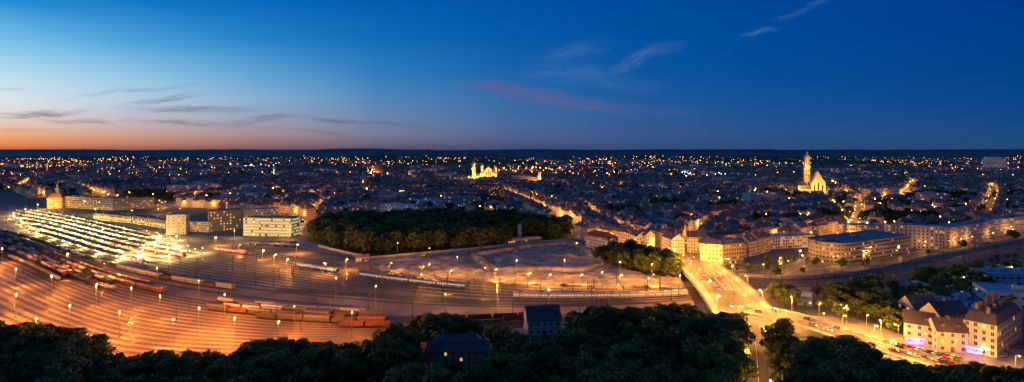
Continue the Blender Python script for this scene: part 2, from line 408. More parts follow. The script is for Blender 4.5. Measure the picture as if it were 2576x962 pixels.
# ------------------------------------------------------------ roads
def road(name,px,w,zs=None,kerb=True,lanes=2,lampstep=None,P=9000,col=SOD,side=2.5,marks=True):
    zs=zs or [0]*len(px)
    pts=[(*G(u,v,z),z) for (u,v),z in zip(px,zs)]
    c3=catmull(pts,10); c=c3[:,:2]; z=c3[:,2]
    par=empty(name)
    b=MB(); strip(b,c,w,z+.12); b.obj('carriageway',['asphalt'],par)
    if kerb:
        k=MB()
        for sg in (-1,1):
            strip(k,offs(c,sg*(w/2+side/2)),side,z+.25)
            e=offs(c,sg*w/2)
            for i in range(len(e)-1): k.face([(*e[i],z[i]),(*e[i+1],z[i+1]),(*e[i+1],z[i+1]+.249),(*e[i],z[i]+.249)])
        k.obj('pavements',['pave'],par)
    if marks:
        mk=MB()
        for l in range(1,lanes):
            o=-w/2+l*w/lanes
            cc=resample(offs(c,o),3.); zz=np.interp(np.linspace(0,1,len(cc)),np.linspace(0,1,len(z)),z)
            for i in range(0,len(cc)-1,2 if l!=lanes//2 else 1): strip(mk,cc[i:i+2],.28,[zz[i]+.135,zz[i+1]+.135])
        mk.obj('lane_markings',['paint'],par)
    if lampstep:
        L=resample(c,lampstep); zz=np.interp(np.linspace(0,1,len(L)),np.linspace(0,1,len(z)),z)
        d=np.gradient(L,axis=0)
        for i,(p,dd,z_) in enumerate(zip(L,d,zz)):
            a=math.atan2(dd[1],dd[0]); sg=1 if i%2 else -1
            x=p[0]-math.sin(a)*sg*(w/2+.8); y=p[1]+math.cos(a)*sg*(w/2+.8)
            lamp(x,y,9,1.4,P,col,.25,a-sg*math.pi/2,z_+.2)
    return c,z
roads=[]
BZ=6.5
rc=road('bridge_road',[(1735,655),(1768,678),(1812,715),(1858,768),(1885,815)],27,[2,4,BZ,BZ,5],lanes=6,lampstep=17,P=44000,side=4)
roads.append((rc[0],20))
rc2=road('main_road',[(1880,775),(1985,797),(2080,826),(2180,858),(2350,905),(2600,975),(2800,1040)],17,[BZ,5,3.,1.,0,0,0],lanes=4,lampstep=20,P=36000,side=3); roads.append((rc2[0],14))
rc3=road('side_road',[(1885,815),(1900,870),(1908,960),(1915,1100)],9,[5,2,0,0],lampstep=25,P=8000); roads.append((rc3[0],9))
srow=[]
for nm,px,w,st,P,s2,row in [
  ('boulevard',[(1240,478),(1300,506),(1372,540),(1430,566),(1462,592),(1560,622),(1690,655),(1735,655)],12,26,11000,14,1),
  ('embankment_road',[(1750,672),(1850,684),(1950,692),(2100,678),(2250,652),(2400,622),(2576,588),(2750,560)],11,26,4500,10,0),
  ('curved_road',[(1950,690),(2020,662),(2080,632),(2130,600),(2150,575),(2160,540)],10,24,9000,10,0),
  ('avenue',[(1750,655),(1735,630),(1745,600),(1790,575),(1900,545),(2060,520)],9,38,7000,9,1),
  ('station_street',[(165,470),(300,505),(420,520),(560,528),(740,545),(740,600)],10,34,9000,9,1),
  ('city_street',[(390,530),(480,505),(560,490),(700,478),(900,470)],10,46,11000,9,1),
  ('city_street',[(760,560),(830,520),(950,500),(1100,498),(1240,500)],10,46,10000,9,1),
  ('city_street',[(2160,540),(2170,510),(2260,500),(2290,480),(2300,460)],10,40,12000,9,1),
  ('city_street',[(2470,560),(2490,520),(2500,490),(2490,470)],12,60,7000,10,1),
  ('city_street',[(1690,655),(1640,625),(1560,590),(1500,560),(1470,530)],8,44,8000,8,1),
  ('city_street',[(1750,640),(1830,640),(1930,615),(2060,585)],8,44,6000,8,1),
  ('city_street',[(1150,455),(1330,470),(1500,478),(1700,470),(1900,480),(2100,482)],9,80,22000,9,1),
  ('city_street',[(700,520),(780,500),(900,482),(1060,478),(1150,470)],9,64,14000,9,1),
  ('city_street',[(40,462),(180,452),(380,456),(640,462),(880,458)],9,85,20000,9,1),
  ('city_street',[(100,495),(60,470),(140,440),(300,428)],9,80,18000,9,1),
]:
    c,z=road(nm,px,w,lampstep=st,P=P,marks=False); roads.append((c,s2))
    if row: srow.append((c,w))
br=empty('road_bridge'); gb=MB(); pb=MB(); c,z=rc
el=offs(c,17.7); er=offs(c,-17.7)
for e in (el,er):
    for i in range(len(e)-1):
        dz=1.8
        gb.face([(*e[i],z[i]-dz),(*e[i+1],z[i+1]-dz),(*e[i+1],z[i+1]+.3),(*e[i],z[i]+.3)])
    rr=resample(e,2.5); zz=np.interp(np.linspace(0,1,len(rr)),np.linspace(0,1,len(z)),z)
    for p,zz_ in zip(rr,zz): pb.box(p[0],p[1],zz_+.25,.09,.09,1.1)
    for o in (.5,.8,1.3):
        for i in range(len(e)-1):
            a3=(*e[i],z[i]+o);b3=(*e[i+1],z[i+1]+o); pb.tube(a3,b3,.05,.05,4)
for i in range(len(el)-1):
    gb.face([(*el[i],z[i]-1.8),(*er[i],z[i]-1.8),(*er[i+1],z[i+1]-1.8),(*el[i+1],z[i+1]-1.8)])
for k in range(12,30,5):
    for t in np.linspace(.08,.92,6):
        p=el[k]*(1-t)+er[k]*t; gb.lathe(p[0],p[1],[(.7,0),(.7,z[k]-1.8)],8)
gb.obj('girders_and_piers',['concrete'],br); pb.obj('railings',['galv'],br)
eb=MB()
for rcx,w in ((rc2,11.6),(rc3,7)):
    c2,z2=rcx
    for sg in (-1,1):
        e=offs(c2,sg*w)
        for i in range(len(e)-1):
            if z2[i]>.05: eb.face([(*e[i],-.1),(*e[i+1],-.1),(*e[i+1],z2[i+1]+.25),(*e[i],z2[i]+.25)])
eb.obj('retaining_wall',['concrete'])
wb=MB(); wc=resample(cw([(1860,696),(2000,702),(2170,688),(2330,655),(2576,606),(2900,560)]),10)
for p,q in zip(wc[:-1],wc[1:]):
    L=np.linalg.norm(q-p); a=math.atan2(q[1]-p[1],q[0]-p[0]); wb.box((p[0]+q[0])/2,(p[1]+q[1])/2,0,L,.5,2.6,a)
wb.obj('railway_retaining_wall',['concrete'])

# ------------------------------------------------------------ station platforms
def sub(c,u0,u1):
    us=np.array([PX(p[0],p[1])[0] for p in c]); m=(us>=u0)&(us<=u1); return c[m]
for k in range(7):
    i=2*k; t=(i+.5)/(NA-1)
    c=fam(T1,T2,t); c=resample(c,6); u1=[440,480,500,470,440,400,370][k]; c=sub(c,[60,40,30,30,50,70,90][k],u1)
    par=empty('station_platform')
    p=MB(); strip(p,c,5.6,.95)
    for sg in (-1,1):
        e=offs(c,sg*2.8)
        for j in range(len(e)-1): p.face([(*e[j],0),(*e[j+1],0),(*e[j+1],.95),(*e[j],.95)])
    p.obj('platform_slab',['pave'],par)
    cr=c[:int(len(c)*.86)]
    r=MB()
    for sg in (-1,1):
        e0=cr; e1=offs(cr,sg*3.4)
        for j in range(len(cr)-1):
            r.face([(*e0[j],4.9),(*e0[j+1],4.9),(*e1[j+1],5.5),(*e1[j],5.5)]); r.face([(*e1[j],5.1),(*e1[j+1],5.1),(*e1[j+1],5.5),(*e1[j],5.5)])
    for j in range(0,len(cr),2): r.tube((*cr[j],.95),(*cr[j],4.9),.18,.18,5)
    r.obj('canopy',['canopy'],par)
    lt=MB()
    for j in range(2,len(c),4):
        sg=1 if (j//4)%2 else -1
        q=offs(c,sg*3.7)[j]; light('p',21000,(1,.64,.21),.3,(q[0],q[1],4.5),parent=par,name='platform_light')
        for s2 in (-1,1):
            q=offs(c,s2*3.7)[j]; octa(lt,q[0],q[1],5.1,.4,0)
    lt.obj('platform_lamps',['globe'],par)

mm=MB(); mm.tube((0,0,0),(0,0,9.5),.22,.15,5); mm.tube((0,0,7.6),(3.2,0,8.3),.06,.06,4); mm.tube((0,0,6.4),(3.2,0,6.6),.06,.06,4); mm.tube((3.2,0,6.4),(3.2,0,8.4),.05,.05,4); mm.box(0,0,0,.8,.8,.4)
mme=mm.mesh('catenary_mast',['dark'])
gm=MB()
for xx in (-16,16):
    for o in (-.35,.35): gm.tube((xx+o,0,0),(xx+o*.4,0,13),.15,.12,4)
    for k in range(9): gm.tube((xx-.35,0,k*1.3+.3),(xx+.35,0,k*1.3+1.4),.05,.05,3)
for zz in (8.6,9.6): gm.tube((-16,0,zz),(16,0,zz),.1,.1,4)
for k in range(20): gm.tube((-16+k*1.6,0,8.6),(-15.2+k*1.6,0,9.6),.04,.04,3); gm.tube((-15.2+k*1.6,0,9.6),(-14.4+k*1.6,0,8.6),.04,.04,3)
gme=gm.mesh('catenary_gantry',['dark'])
wires=MB()
for t,st in ((.0,48),(.19,52),(.38,50),(.62,55),(.8,60),(1.0,50)):
    c=fam(T1,T2,t); c=offs(c,2.3)
    cc=resample(c,st); d=np.gradient(cc,axis=0)
    for p,dd in zip(cc,d):
        if abs(p[0])<p[1]*1.05: link('catenary_mast',mme,(p[0],p[1],0),math.atan2(dd[1],dd[0])-math.pi/2)
    w=resample(offs(c,-3.0),12)
    for a,b in zip(w[:-1],w[1:]): wires.tube((*a,6.5),(*b,6.5),.035,.035,3); wires.tube((*a,8.2),(*b,8.2),.03,.03,3)
for t,st in ((.0,60),(.25,62),(.5,75)):
    c=fam(T3,T4,t); cc=resample(c,st)[2:-1]
    for p in cc: link('catenary_mast',mme,(p[0],p[1]+2.3,0),U(-.5,.5))
for p in [(447,700),(640,735),(1065,700),(1185,735),(945,762),(845,750),(1360,755),(1560,745),(540,690),(780,700)]:
    x,y=G(*p); link('catenary_gantry',gme,(x,y,0),math.radians(62)-(.0 if p[0]<900 else -.45))
wires.obj('overhead_wires',['dark'])

# ------------------------------------------------------------ rolling stock
def bogies(b,L,m):
    for s in (-1,1):
        x=s*(L/2-2.6); b.box(x,0,.55,2.8,2.2,.5,0,m,bottom=True)
        for dx in (-.9,.9):
            for sy in (-.8,.8):
                for i in range(8):
                    a0=2*math.pi*i/8;a1=2*math.pi*(i+1)/8
                    b.face([(x+dx,sy+math.copysign(.12,sy),.78),(x+dx+.45*math.cos(a0),sy+math.copysign(.12,sy),.78+.45*math.sin(a0)),(x+dx+.45*math.cos(a1),sy+math.copysign(.12,sy),.78+.45*math.sin(a1))],m)
                    b.face([(x+dx+.45*math.cos(a0),sy-.06,.78+.45*math.sin(a0)),(x+dx+.45*math.cos(a1),sy-.06,.78+.45*math.sin(a1)),(x+dx+.45*math.cos(a1),sy+.12,.78+.45*math.sin(a1)),(x+dx+.45*math.cos(a0),sy+.12,.78+.45*math.sin(a0))],m)
    for s in (-1,1):
        b.box(s*(L/2+.35),0,1.0,.5,.3,.3,0,m)
        for sy in (-.85,.85): b.box(s*(L/2+.2),sy,1.0,.5,.35,.35,0,m)
def prof_body(b,L,prof,m,x0=0):
    n=len(prof)
    for i in range(n-1):
        (y0,z0),(y1,z1)=prof[i],prof[i+1]
        b.face([(x0-L/2,y0,z0),(x0+L/2,y0,z0),(x0+L/2,y1,z1),(x0-L/2,y1,z1)],m)
    for s in (-1,1): b.face([(x0+s*L/2,y,z) for y,z in prof],m)
def wagon(kind,mk):
    b=MB()
    if kind=='covered':
        L=16; prof_body(b,L,[(-1.4,1.2),(-1.45,3.3),(-1.1,3.95),(-.5,4.25),(.5,4.25),(1.1,3.95),(1.45,3.3),(1.4,1.2)],0)
        for k in range(9):
            for s in (-1,1): b.box(-L/2+.3+k*(L-.6)/8,s*1.49,1.25,.2,.1,2.1,0,1)
        for k in range(5): b.box(-L/2+1.6+k*3.2,0,4.2,.25,1.8,.1,0,1)
        b.box(0,0,1.0,L,2.6,.2,0,1,bottom=True)
    elif kind=='open':
        L=14; b.box(0,0,1.0,L,2.7,.3,0,1,bottom=True)
        for s in (-1,1):
            b.box(0,s*1.35,1.3,L,.12,1.9,0,0); b.box(s*(L/2-.06),0,1.3,.12,2.58,1.9,0,0)
            for k in range(10): b.box(-L/2+.4+k*(L-.8)/9,s*1.46,1.2,.16,.1,2.0,0,1)
        b.box(0,0,1.31,L-.4,2.4,.9,0,1,taper=.85)
    elif kind=='tank':
        L=14.5; b.box(0,0,1.0,L,2.2,.25,0,1,bottom=True)
        n=12
        rr=[(-6.9,.0),(-6.7,.9),(-6.3,1.3),(6.3,1.3),(6.7,.9),(6.9,.0)]
        for (xa,ra),(xb,rb_) in zip(rr[:-1],rr[1:]):
            for i in range(n):
                a0=2*math.pi*i/n;a1=2*math.pi*(i+1)/n
                b.face([(xa,ra*math.cos(a0),2.65+ra*math.sin(a0)),(xa,ra*math.cos(a1),2.65+ra*math.sin(a1)),(xb,rb_*math.cos(a1),2.65+rb_*math.sin(a1)),(xb,rb_*math.cos(a0),2.65+rb_*math.sin(a0))],0)
        b.lathe(0,0,[(.4,3.9),(.4,4.2),(0,4.22)],8,1); b.box(0,0,4.0,8,.5,.06,0,1)
    elif kind=='flat':
        L=18; b.box(0,0,1.0,L,2.7,.35,0,0,bottom=True)
        for k in range(8):
            for s in (-1,1): b.box(-L/2+.5+k*(L-1)/7,s*1.35,1.3,.12,.1,1.1,0,1)
        for k in range(3): b.box(-5.6+k*5.6,0,1.36,4.4,1.9,U(.4,1.3),0,1)
    bogies(b,L,1)
    return b.mesh(kind+'_wagon',[mk,'dark']),L+1.3
M['w_brown']=mat('wagon_brown',(.085,.068,.058),.6,var=.35,scale=.6); M['w_red']=mat('wagon_red',(.14,.045,.035),.5,var=.3,scale=.6)
M['w_grey']=mat('wagon_grey',(.3,.31,.33),.5,var=.25,scale=.6); M['w_blue']=mat('wagon_blue',(.06,.12,.25),.5,var=.3,scale=.6); M['w_green']=mat('wagon_green',(.07,.12,.09),.6,var=.4,scale=.6)
WG={}
for k,mk in (('covered','w_brown'),('covered','w_red'),('covered','w_grey'),('open','w_brown'),('open','w_red'),('open','w_green'),('tank','w_grey'),('tank','w_blue'),('flat','w_brown'),('tank','w_brown')):
    WG[k,mk]=wagon(k,mk)
M['p_blue']=mat('train_blue',(.04,.10,.36),.35,var=.1); M['p_red']=mat('train_red',(.45,.02,.02),.35,var=.1); M['p_white']=mat('train_white',(.45,.45,.45),.35,var=.1)
def coach(c1,c2):
    b=MB(); L=24
    prof_body(b,L,[(-1.42,.7),(-1.45,1.9),(-1.45,3.2),(-1.15,3.85),(-.5,4.1),(.5,4.1),(1.15,3.85),(1.45,3.2),(1.45,1.9),(1.42,.7)],0)
    for s in (-1,1):
        for k in range(11):
            x=-L/2+1.6+k*2.08
            if k in (2,8):
                b.box(x,s*1.47,.9,1.3,.06,2.3,0,1); b.box(x,s*1.5,1.7,.9,.06,1.0,0,3)
            else: b.box(x,s*1.47,1.85,1.3,.06,.85,0,3)
        b.box(0,s*1.46,3.02,L-.2,.05,.22,0,1)
    for k in (-7,0,7): b.box(k,0,4.08,3.2,1.5,.3,0,2)
    bogies(b,L,2)
    return b.mesh('coach',[c1,c2,'dark','trainlit']),L+.6
CB=coach('p_blue','p_white'); CR=coach('p_red','p_white'); CW=coach('p_white','p_red')
def place(c,u0,u1,gen,maxn=99):
    c=resample(c,1.); us=np.array([PX(p[0],p[1])[0] for p in c]); i=int(np.argmax(us>=u0)); n=0
    while n<maxn:
        nm,(me,L)=gen(); k=int(L)
        if i+k>=len(c)-1 or us[i+k]>u1: break
        p=(c[i]+c[i+k])/2; d=c[i+k]-c[i]
        link(nm,me,(p[0],p[1],.3),math.atan2(d[1],d[0])); i+=k; n+=1
KN={'covered':'covered_freight_wagon','open':'open_freight_wagon','tank':'tank_wagon','flat':'flat_wagon'}
def G_(opts):
    def f():
        k=random.choice(opts); return (KN[k[0]],WG[k])
    return f
tB=[c for f,t,c in tracks if f=='B']; tA=[c for f,t,c in tracks if f=='A']; tC=[c for f,t,c in tracks if f=='C']
place(tC[3],-60,400,G_([('covered','w_grey'),('tank','w_grey'),('open','w_brown'),('covered','w_red')]))
place(tB[0],-60,425,G_([('covered','w_red'),('tank','w_grey'),('tank','w_grey'),('open','w_green'),('tank','w_brown'),('open','w_green')]))
place(tB[1],-60,300,G_([('open','w_green'),('open','w_brown'),('tank','w_grey')]))
place(tB[2],-60,230,G_([('covered','w_brown'),('open','w_brown'),('covered','w_red')]))
place(tB[3],-60,300,G_([('open','w_brown'),('flat','w_brown'),('covered','w_brown'),('tank','w_grey')]))
place(tB[4],-60,170,G_([('covered','w_red'),('open','w_brown'),('covered','w_grey')]))
place(tB[6],-60,150,G_([('covered','w_brown'),('open','w_brown'),('tank','w_grey')]))
place(tC[3],540,1000,G_([('tank','w_grey'),('covered','w_brown'),('tank','w_grey'),('tank','w_brown')]))
place(tB[0],545,930,G_([('covered','w_brown'),('tank','w_brown'),('covered','w_grey'),('tank','w_grey')]))
place(tB[1],600,1000,G_([('covered','w_brown'),('covered','w_brown'),('open','w_brown'),('covered','w_grey')]))
place(tB[2],560,860,G_([('covered','w_brown'),('open','w_brown'),('tank','w_grey')]))
place(tB[3],520,880,G_([('covered','w_brown'),('covered','w_brown'),('covered','w_brown'),('open','w_red')]))
place(tB[4],640,1010,G_([('covered','w_brown'),('covered','w_red'),('open','w_brown')]))
place(tB[6],850,1010,G_([('covered','w_red'),('open','w_red')]))
place(tB[3],1040,1420,G_([('open','w_red'),('open','w_brown')]))
place(tC[3],1255,1370,G_([('covered','w_brown')]))
place(tB[6],1180,1420,G_([('open','w_red'),('flat','w_brown')]))
place(tC[0],375,470,G_([('covered','w_brown'),('open','w_brown')]))
place(tC[1],640,760,G_([('covered','w_grey'),('open','w_brown')]))
place(tA[4],750,890,lambda:('passenger_coach',CB)); place(tA[4],905,1225,lambda:('passenger_coach',CB))
place(tA[8],1290,1740,lambda:('passenger_coach',CW))
place(tA[2],540,650,lambda:('passenger_coach',CR))
place(tA[12],115,370,lambda:('passenger_coach',CW))
place(tA[7],250,470,lambda:('passenger_coach',CR))
place(tA[5],100,300,lambda:('passenger_coach',CW))

x,y=G(1066,648); ex=empty('excavator',(x,y,.8)); b=MB()
for s in (-1,1): b.box(0,s*1.2,0,4.2,.6,.9,0,1)
b.box(-.3,0,1.0,3.6,2.6,1.2,0,0); b.box(.8,.7,2.2,1.5,1.1,1.4,0,0); b.tube((1.2,-.4,1.8),(4.6,-.4,5.0),.3,.25,5,0); b.tube((4.6,-.4,5.0),(6.6,-.4,2.2),.22,.18,5,0); b.box(6.6,-.4,1.2,1.0,1.2,1.1,0,1,bottom=True)
M['yellow']=mat('machine_yellow',(.6,.35,.03),.5,var=.1); b.obj('body_and_arm',['yellow','dark'],ex)

# ------------------------------------------------------------ named buildings
B=poly_building
B('office_building',rect((612,594),(732,597),20),21,6,(.42,.42,.34),(.3,.3,.28),.85,'litw',2.4,(2.0,1.8),strip=True)
B('hotel_building',rect((527,584),(608,578),18),25,7,(.09,.09,.1),(.15,.15,.16),.3,'lit',3.4)
B('station_annex',rect((470,583),(526,585),15),12,4,(.38,.35,.32),(.2,.2,.2),.2)
B('signal_tower_building',rect((418,592),(468,590),16),23,6,(.3,.26,.23),(.2,.2,.2),.08,bay=4.2,win=(1.2,1.3))
B('office_building',rect((610,577),(700,572),14),24,7,(.25,.27,.3),(.25,.25,.27),.3)
B('post_office_building',rect((285,530),(388,524),18),18,5,(.36,.31,.23),(.25,.24,.22),.1)
B('post_office_building',rect((163,523),(284,530),20),19,5,(.34,.3,.24),(.3,.29,.26),.12)
B('station_hall',rect((235,553),(330,562),16),9,2,(.3,.25,.17),(.25,.22,.18),.2,'lit')
B('station_hall',rect((332,563),(416,576),16),10,2,(.3,.25,.17),(.25,.22,.18),.2,'lit')
B('clock_tower_house',rect((118,525),(156,524),14),18,4,(.55,.34,.18),(.25,.12,.06),.3,roof='hip',rh=8)
ct=empty('clock_turret',(*G(137,523),0)); b_=MB(); b_.lathe(0,6,[(3,18),(3,31),(3.6,31.2),(3,33),(1.2,36),(1.1,39),(0,43)],8); b_.obj('turret',['concrete'],ct)
B('apartment_block',rect((1762,664),(1818,668),16),18,5,(.42,.34,.24),(.14,.14,.15),.15,roof='hip',rh=4.5)
B('apartment_block',rect((1820,667),(1872,662),16),18,5,(.38,.3,.2),(.14,.14,.15),.15,roof='hip',rh=4.5)
a=G(2140,664);b=G(2290,640);d=(b[0]-a[0],b[1]-a[1]);L=math.hypot(*d);an=math.atan2(d[1],d[0]);dep=38
fp=[a,b,(b[0]-math.sin(an)*dep,b[1]+math.cos(an)*dep),(a[0]-math.sin(an)*dep,a[1]+math.cos(an)*dep)]
cx,cy=(a[0]+fp[3][0])/2,(a[1]+fp[3][1])/2
for k in range(1,9):
    t=an+math.pi/2+math.pi*k/9; fp.append((cx+dep/2*math.cos(t)*.9,cy+dep/2*math.sin(t)))
B('round_ended_office_building',fp,18,5,(.27,.25,.23),(.2,.2,.21),.06,'lit',2.2,(1.5,1.4),strip=True)
B('white_apartment_block',rect((2130,600),(2225,604),16),15,5,(.45,.44,.42),(.3,.3,.32),.2,strip=True)
B('white_apartment_block',rect((2232,622),(2372,630),16),23,7,(.45,.44,.43),(.3,.3,.32),.12,strip=True,bay=3.4)
B('white_apartment_block',rect((2390,624),(2500,602),15),20,6,(.45,.44,.43),(.3,.3,.32),.12,strip=True,bay=3.4)
B('white_apartment_block',rect((2486,594),(2600,580),15),18,5,(.45,.44,.43),(.3,.3,.32),.2,strip=True)
B('terraced_apartment_block',rect((1925,628),(2048,622),14),12,4,(.65,.63,.6),(.35,.35,.37),.2)
B('terraced_apartment_block',rect((1935,600),(2040,596),14),12,4,(.65,.63,.6),(.35,.35,.37),.2)
B('town_house',rect((1472,627),(1528,640),14),15,5,(.6,.58,.54),(.25,.06,.04),.15,roof='hip',rh=4.5)
B('pavilion',rect((1278,615),(1362,608),9),4.5,1,(.45,.4,.35),(.25,.2,.16),.1)
B('site_cabin',rect((895,660),(928,658),6),4,1,(.4,.38,.35),(.35,.2,.15),.1,roof='gable',rh=2)
cm=empty('brick_chimney',(*G(1307,603),0)); b_=MB(); b_.box(0,0,0,4.2,4.2,16); b_.box(0,0,16,4.8,4.8,.6); b_.obj('shaft',['concrete'],cm)
B('dark_office_tower',rect((1200,516),(1256,518),24),36,10,(.05,.05,.06),(.06,.06,.07),.1,'lit')
B('office_building',rect((1110,518),(1198,522),18),17,5,(.4,.43,.48),(.25,.27,.3),.2,'litw')
B('office_building',rect((955,536),(1030,540),22),14,4,(.65,.68,.7),(.55,.55,.57),.2,'litw')
B('office_building',rect((1030,522),(1105,526),22),12,4,(.6,.6,.6),(.6,.6,.62),.2,'litw')
B('office_building',rect((580,505),(650,508),20),16,4,(.5,.5,.5),(.3,.3,.32),.2,'litw')
B('office_building',rect((725,485),(790,487),20),18,5,(.5,.5,.5),(.4,.4,.42),.2,'litw')
B('office_building',rect((2190,508),(2262,500),20),24,7,(.6,.5,.38),(.3,.3,.32),.25)
B('high_rise_block',rect((2482,430),(2532,430),20),66,20,(.7,.68,.66),(.3,.3,.3),.3,'litw',3.5)
B('high_rise_block',rect((1350,418),(1366,418),20),50,16,(.45,.42,.4),(.3,.3,.3),.1)
B('high_rise_block',rect((1000,408),(1012,408),20),55,16,(.45,.42,.4),(.3,.3,.3),.1)
B('warehouse',rect((2482,772),(2680,790),26),10,2,(.35,.42,.5),(.3,.38,.44),.05,'litw',5,(3,1.2))
B('warehouse',rect((2500,722),(2680,722),22),9,2,(.3,.42,.55),(.26,.36,.44),.05,'litw',5,(3,1.2))
B('workshop',rect((2005,768),(2045,772),8),5,1,(.1,.15,.4),(.3,.35,.4),.3,'litw')
B('workshop',rect((2300,745),(2350,742),10),6,1,(.2,.3,.5),(.3,.35,.4),.1)
B('brick_villa',rect((1072,930),(1228,926),13),8,3,(.3,.18,.13),(.06,.06,.065),.12,roof='hip',rh=6,win=(1.0,1.4),bay=3.2)
B('gabled_house',rect((1328,846),(1412,842),13),8,2,(.4,.38,.36),(.06,.062,.07),.08,roof='gable',rh=6.5,win=(1.0,1.4),bay=3.4)
B('gabled_house',[(-250,205),(-205,205),(-205,218),(-250,218)],8,3,(.5,.45,.4),(.16,.05,.035),.1,roof='gable',rh=7)
def rot_rect(c,a,w,d):
    ca,sa=math.cos(a),math.sin(a); x,y=G(*c)
    return [(x,y),(x+w*ca,y+w*sa),(x+w*ca-d*sa,y+w*sa+d*ca),(x-d*sa,y+d*ca)]
A0=math.radians(36)
B('corner_house',rot_rect((2508,902),A0,44,13),15.5,5,(.36,.32,.26),(.07,.065,.07),.12,roof='mansard',rh=6.5,bay=3.2,win=(1.3,1.8),strip=True)
B('terraced_house',rect((2358,884),(2436,890),12),10,3,(.31,.25,.19),(.08,.07,.07),.15,roof='gable',rh=5.5,bay=3.3,win=(1.3,1.6))
B('terraced_house',rect((2275,862),(2352,874),12),10.5,3,(.35,.29,.2),(.08,.07,.07),.12,roof='gable',rh=5.5,bay=3.3,win=(1.3,1.6))
B('terraced_house',rect((2365,842),(2440,835),12),10,3,(.4,.36,.32),(.09,.08,.08),.1,roof='gable',rh=6)
B('terraced_house',rect((2300,815),(2370,812),12),9,3,(.4,.36,.32),(.08,.08,.085),.1,roof='gable',rh=6)
for (u,v,w,a) in ((2447,893,7,A0+math.pi/2),(2300,869,9,math.radians(-12))):
    x,y=G(u,v); s=MB(); s.box(0,0,3.2,w,.25,.8,a,0,bottom=True); s.box(0,0,1.0,w*.8,.1,1.4,a,0); o=s.obj('shop_sign',['neon']); o.location=(x-.3,y-1.2,0)
    light('p',1200,(.5,.25,1),.3,(x-1,y-3,3.2),name='sign_light')
st=MB()
for k in range(260):
    u,v=U(2285,2560),U(705,775)
    if not (2480<u and v>730):
        x,y=G(u,v); c=random.choice([(.05,.12,.3),(.1,.2,.4),(.3,.35,.4),(.08,.1,.14),(.4,.42,.45),(.15,.3,.5)])
        for q in range(random.randint(1,3)): st.box(x,y,.1+q*1.25,U(2,6),2.2,1.2,.45,0,c)
M['stackm']=attr_mat('painted_crates',.6,1.)
st.obj('stacked_crates',['stackm'])

# landmark churches -------------------------------------------------
M['gold']=mat('pale_stucco',(.6,.46,.26),.8,var=.15,scale=.2); M['redroof']=mat('church_tiles',(.3,.12,.06),.8,var=.25,scale=.3); M['copper']=mat('copper_roof',(.2,.2,.13),.6,var=.2,scale=.3)
discs=[]
def church(name,x,y,towers,nave,k=1.,mt='gold',lights=(),lc=(1,.50,.10),clear=40):
    par=empty(name,(x,y,0)); par.scale=(k,k,k); t=MB(); cp=MB(); w=MB(); discs.append((x,y,clear))
    for (lx,ly,r,h,kk,n) in towers:
        rot=math.pi/n
        prof=[(r*1.08,0),(r*1.08,h*.32),(r,h*.325),(r,h*.60),(r*1.12,h*.605),(r*1.12,h*.62),(r*.9,h*.625),(r*.88,h*.8),(r*1.0,h*.805)]
        t.lathe(lx,ly,prof,n,0,rot=rot)
        if kk=='onion': q=[(r*.95,.80),(r*1.05,.83),(r*.85,.87),(r*.4,.895),(r*.35,.92),(r*.5,.935),(r*.3,.96),(.15,.975),(0,1.)]
        else: q=[(r*1.05,.80),(0,1.)]
        cp.lathe(lx,ly,[(rr,zz*h) for rr,zz in q],n,0,rot=rot)
        for f in (.12,.22,.40,.5,.68,.74):
            for i in range(n):
                an=rot+2*math.pi*(i+.5)/n; rr=r*(1.08 if f<.32 else 1.0 if f<.6 else .9)*math.cos(math.pi/n)+.05
                w.box(lx+rr*math.cos(an),ly+rr*math.sin(an),f*h,.25,r*.3,h*.045,an)
    for (lx,ly,ww,dd,hh,rh,aa) in nave:
        tt=MB(); add_house(tt,lx,ly,ww,dd,hh,aa,'gable',rh,detail=False)
        for f,m in zip(tt.f,tt.m): (cp if m==1 else t).face([tt.v[i] for i in f])
        for i in range(int(ww/6)):
            for sg in (-1,1):
                q=-ww/2+(i+.5)*6; w.box(lx+q*math.cos(aa)-sg*(dd/2+.05)*math.sin(aa),ly+q*math.sin(aa)+sg*(dd/2+.05)*math.cos(aa),hh*.25,1.6,.3,hh*.5,aa)
        for i in (-1,0,1):
            w.box(lx+(-ww/2-.05)*math.cos(aa)-i*dd*.28*math.sin(aa),ly+(-ww/2-.05)*math.sin(aa)+i*dd*.28*math.cos(aa),hh*.25,.3,2.4,hh*(.6+.2*(i==0)),aa)
    t.obj('walls',[mt],par); cp.obj('roofs',['redroof' if mt!='gold' else 'copper'],par); w.obj('windows',['glass'],par)
    for dx,dy,z,P in lights: light('p',P,lc,.6,(x+dx*k,y+dy*k,z*k),name='floodlight')
    return par
x,y=G(2034,489); church('basilica',x,y,[(0,6,6.0,90,'onion',8)],[(14,-6,62,25,24,22,math.radians(66)),(-12,-12,26,16,12,7,math.radians(-20))],1.12,
  lights=[(-24,-50,14,100000),(4,-66,14,80000),(-34,-16,14,60000),(40,-40,14,60000),(-15,-8,50,30000),(9,-13,50,26000),(-2,-14,74,24000)],clear=62)
x,y=G(1192,459); church('bell_tower',x,y,[(0,0,5.5,62,'onion',8)],[(8,6,26,14,16,7,0)],1.15,lights=[(-12,-18,10,55000),(10,-20,10,55000),(-10,-11,34,44000)],lc=(1,.52,.11))
x,y=G(1229,459); church('town_hall',x,y,[(-17,0,5,52,'onion',8),(19,0,5,48,'onion',8)],[(0,2,44,24,26,3,0),(0,0,24,20,34,9,math.pi/2)],1.15,lights=[(-26,-26,10,90000),(-8,-32,10,70000),(10,-32,10,70000),(28,-26,10,90000),(-18,-16,40,30000),(20,-16,40,30000)],lc=(1,.52,.11))
x,y=G(1357,469); church('parish_church',x,y,[(0,0,5.5,44,'onion',4)],[(-24,4,40,14,14,9,0)],1.1,'concrete',[(-4,-16,10,100000),(-22,-18,10,80000),(8,-12,20,50000)],(1,.40,.06))
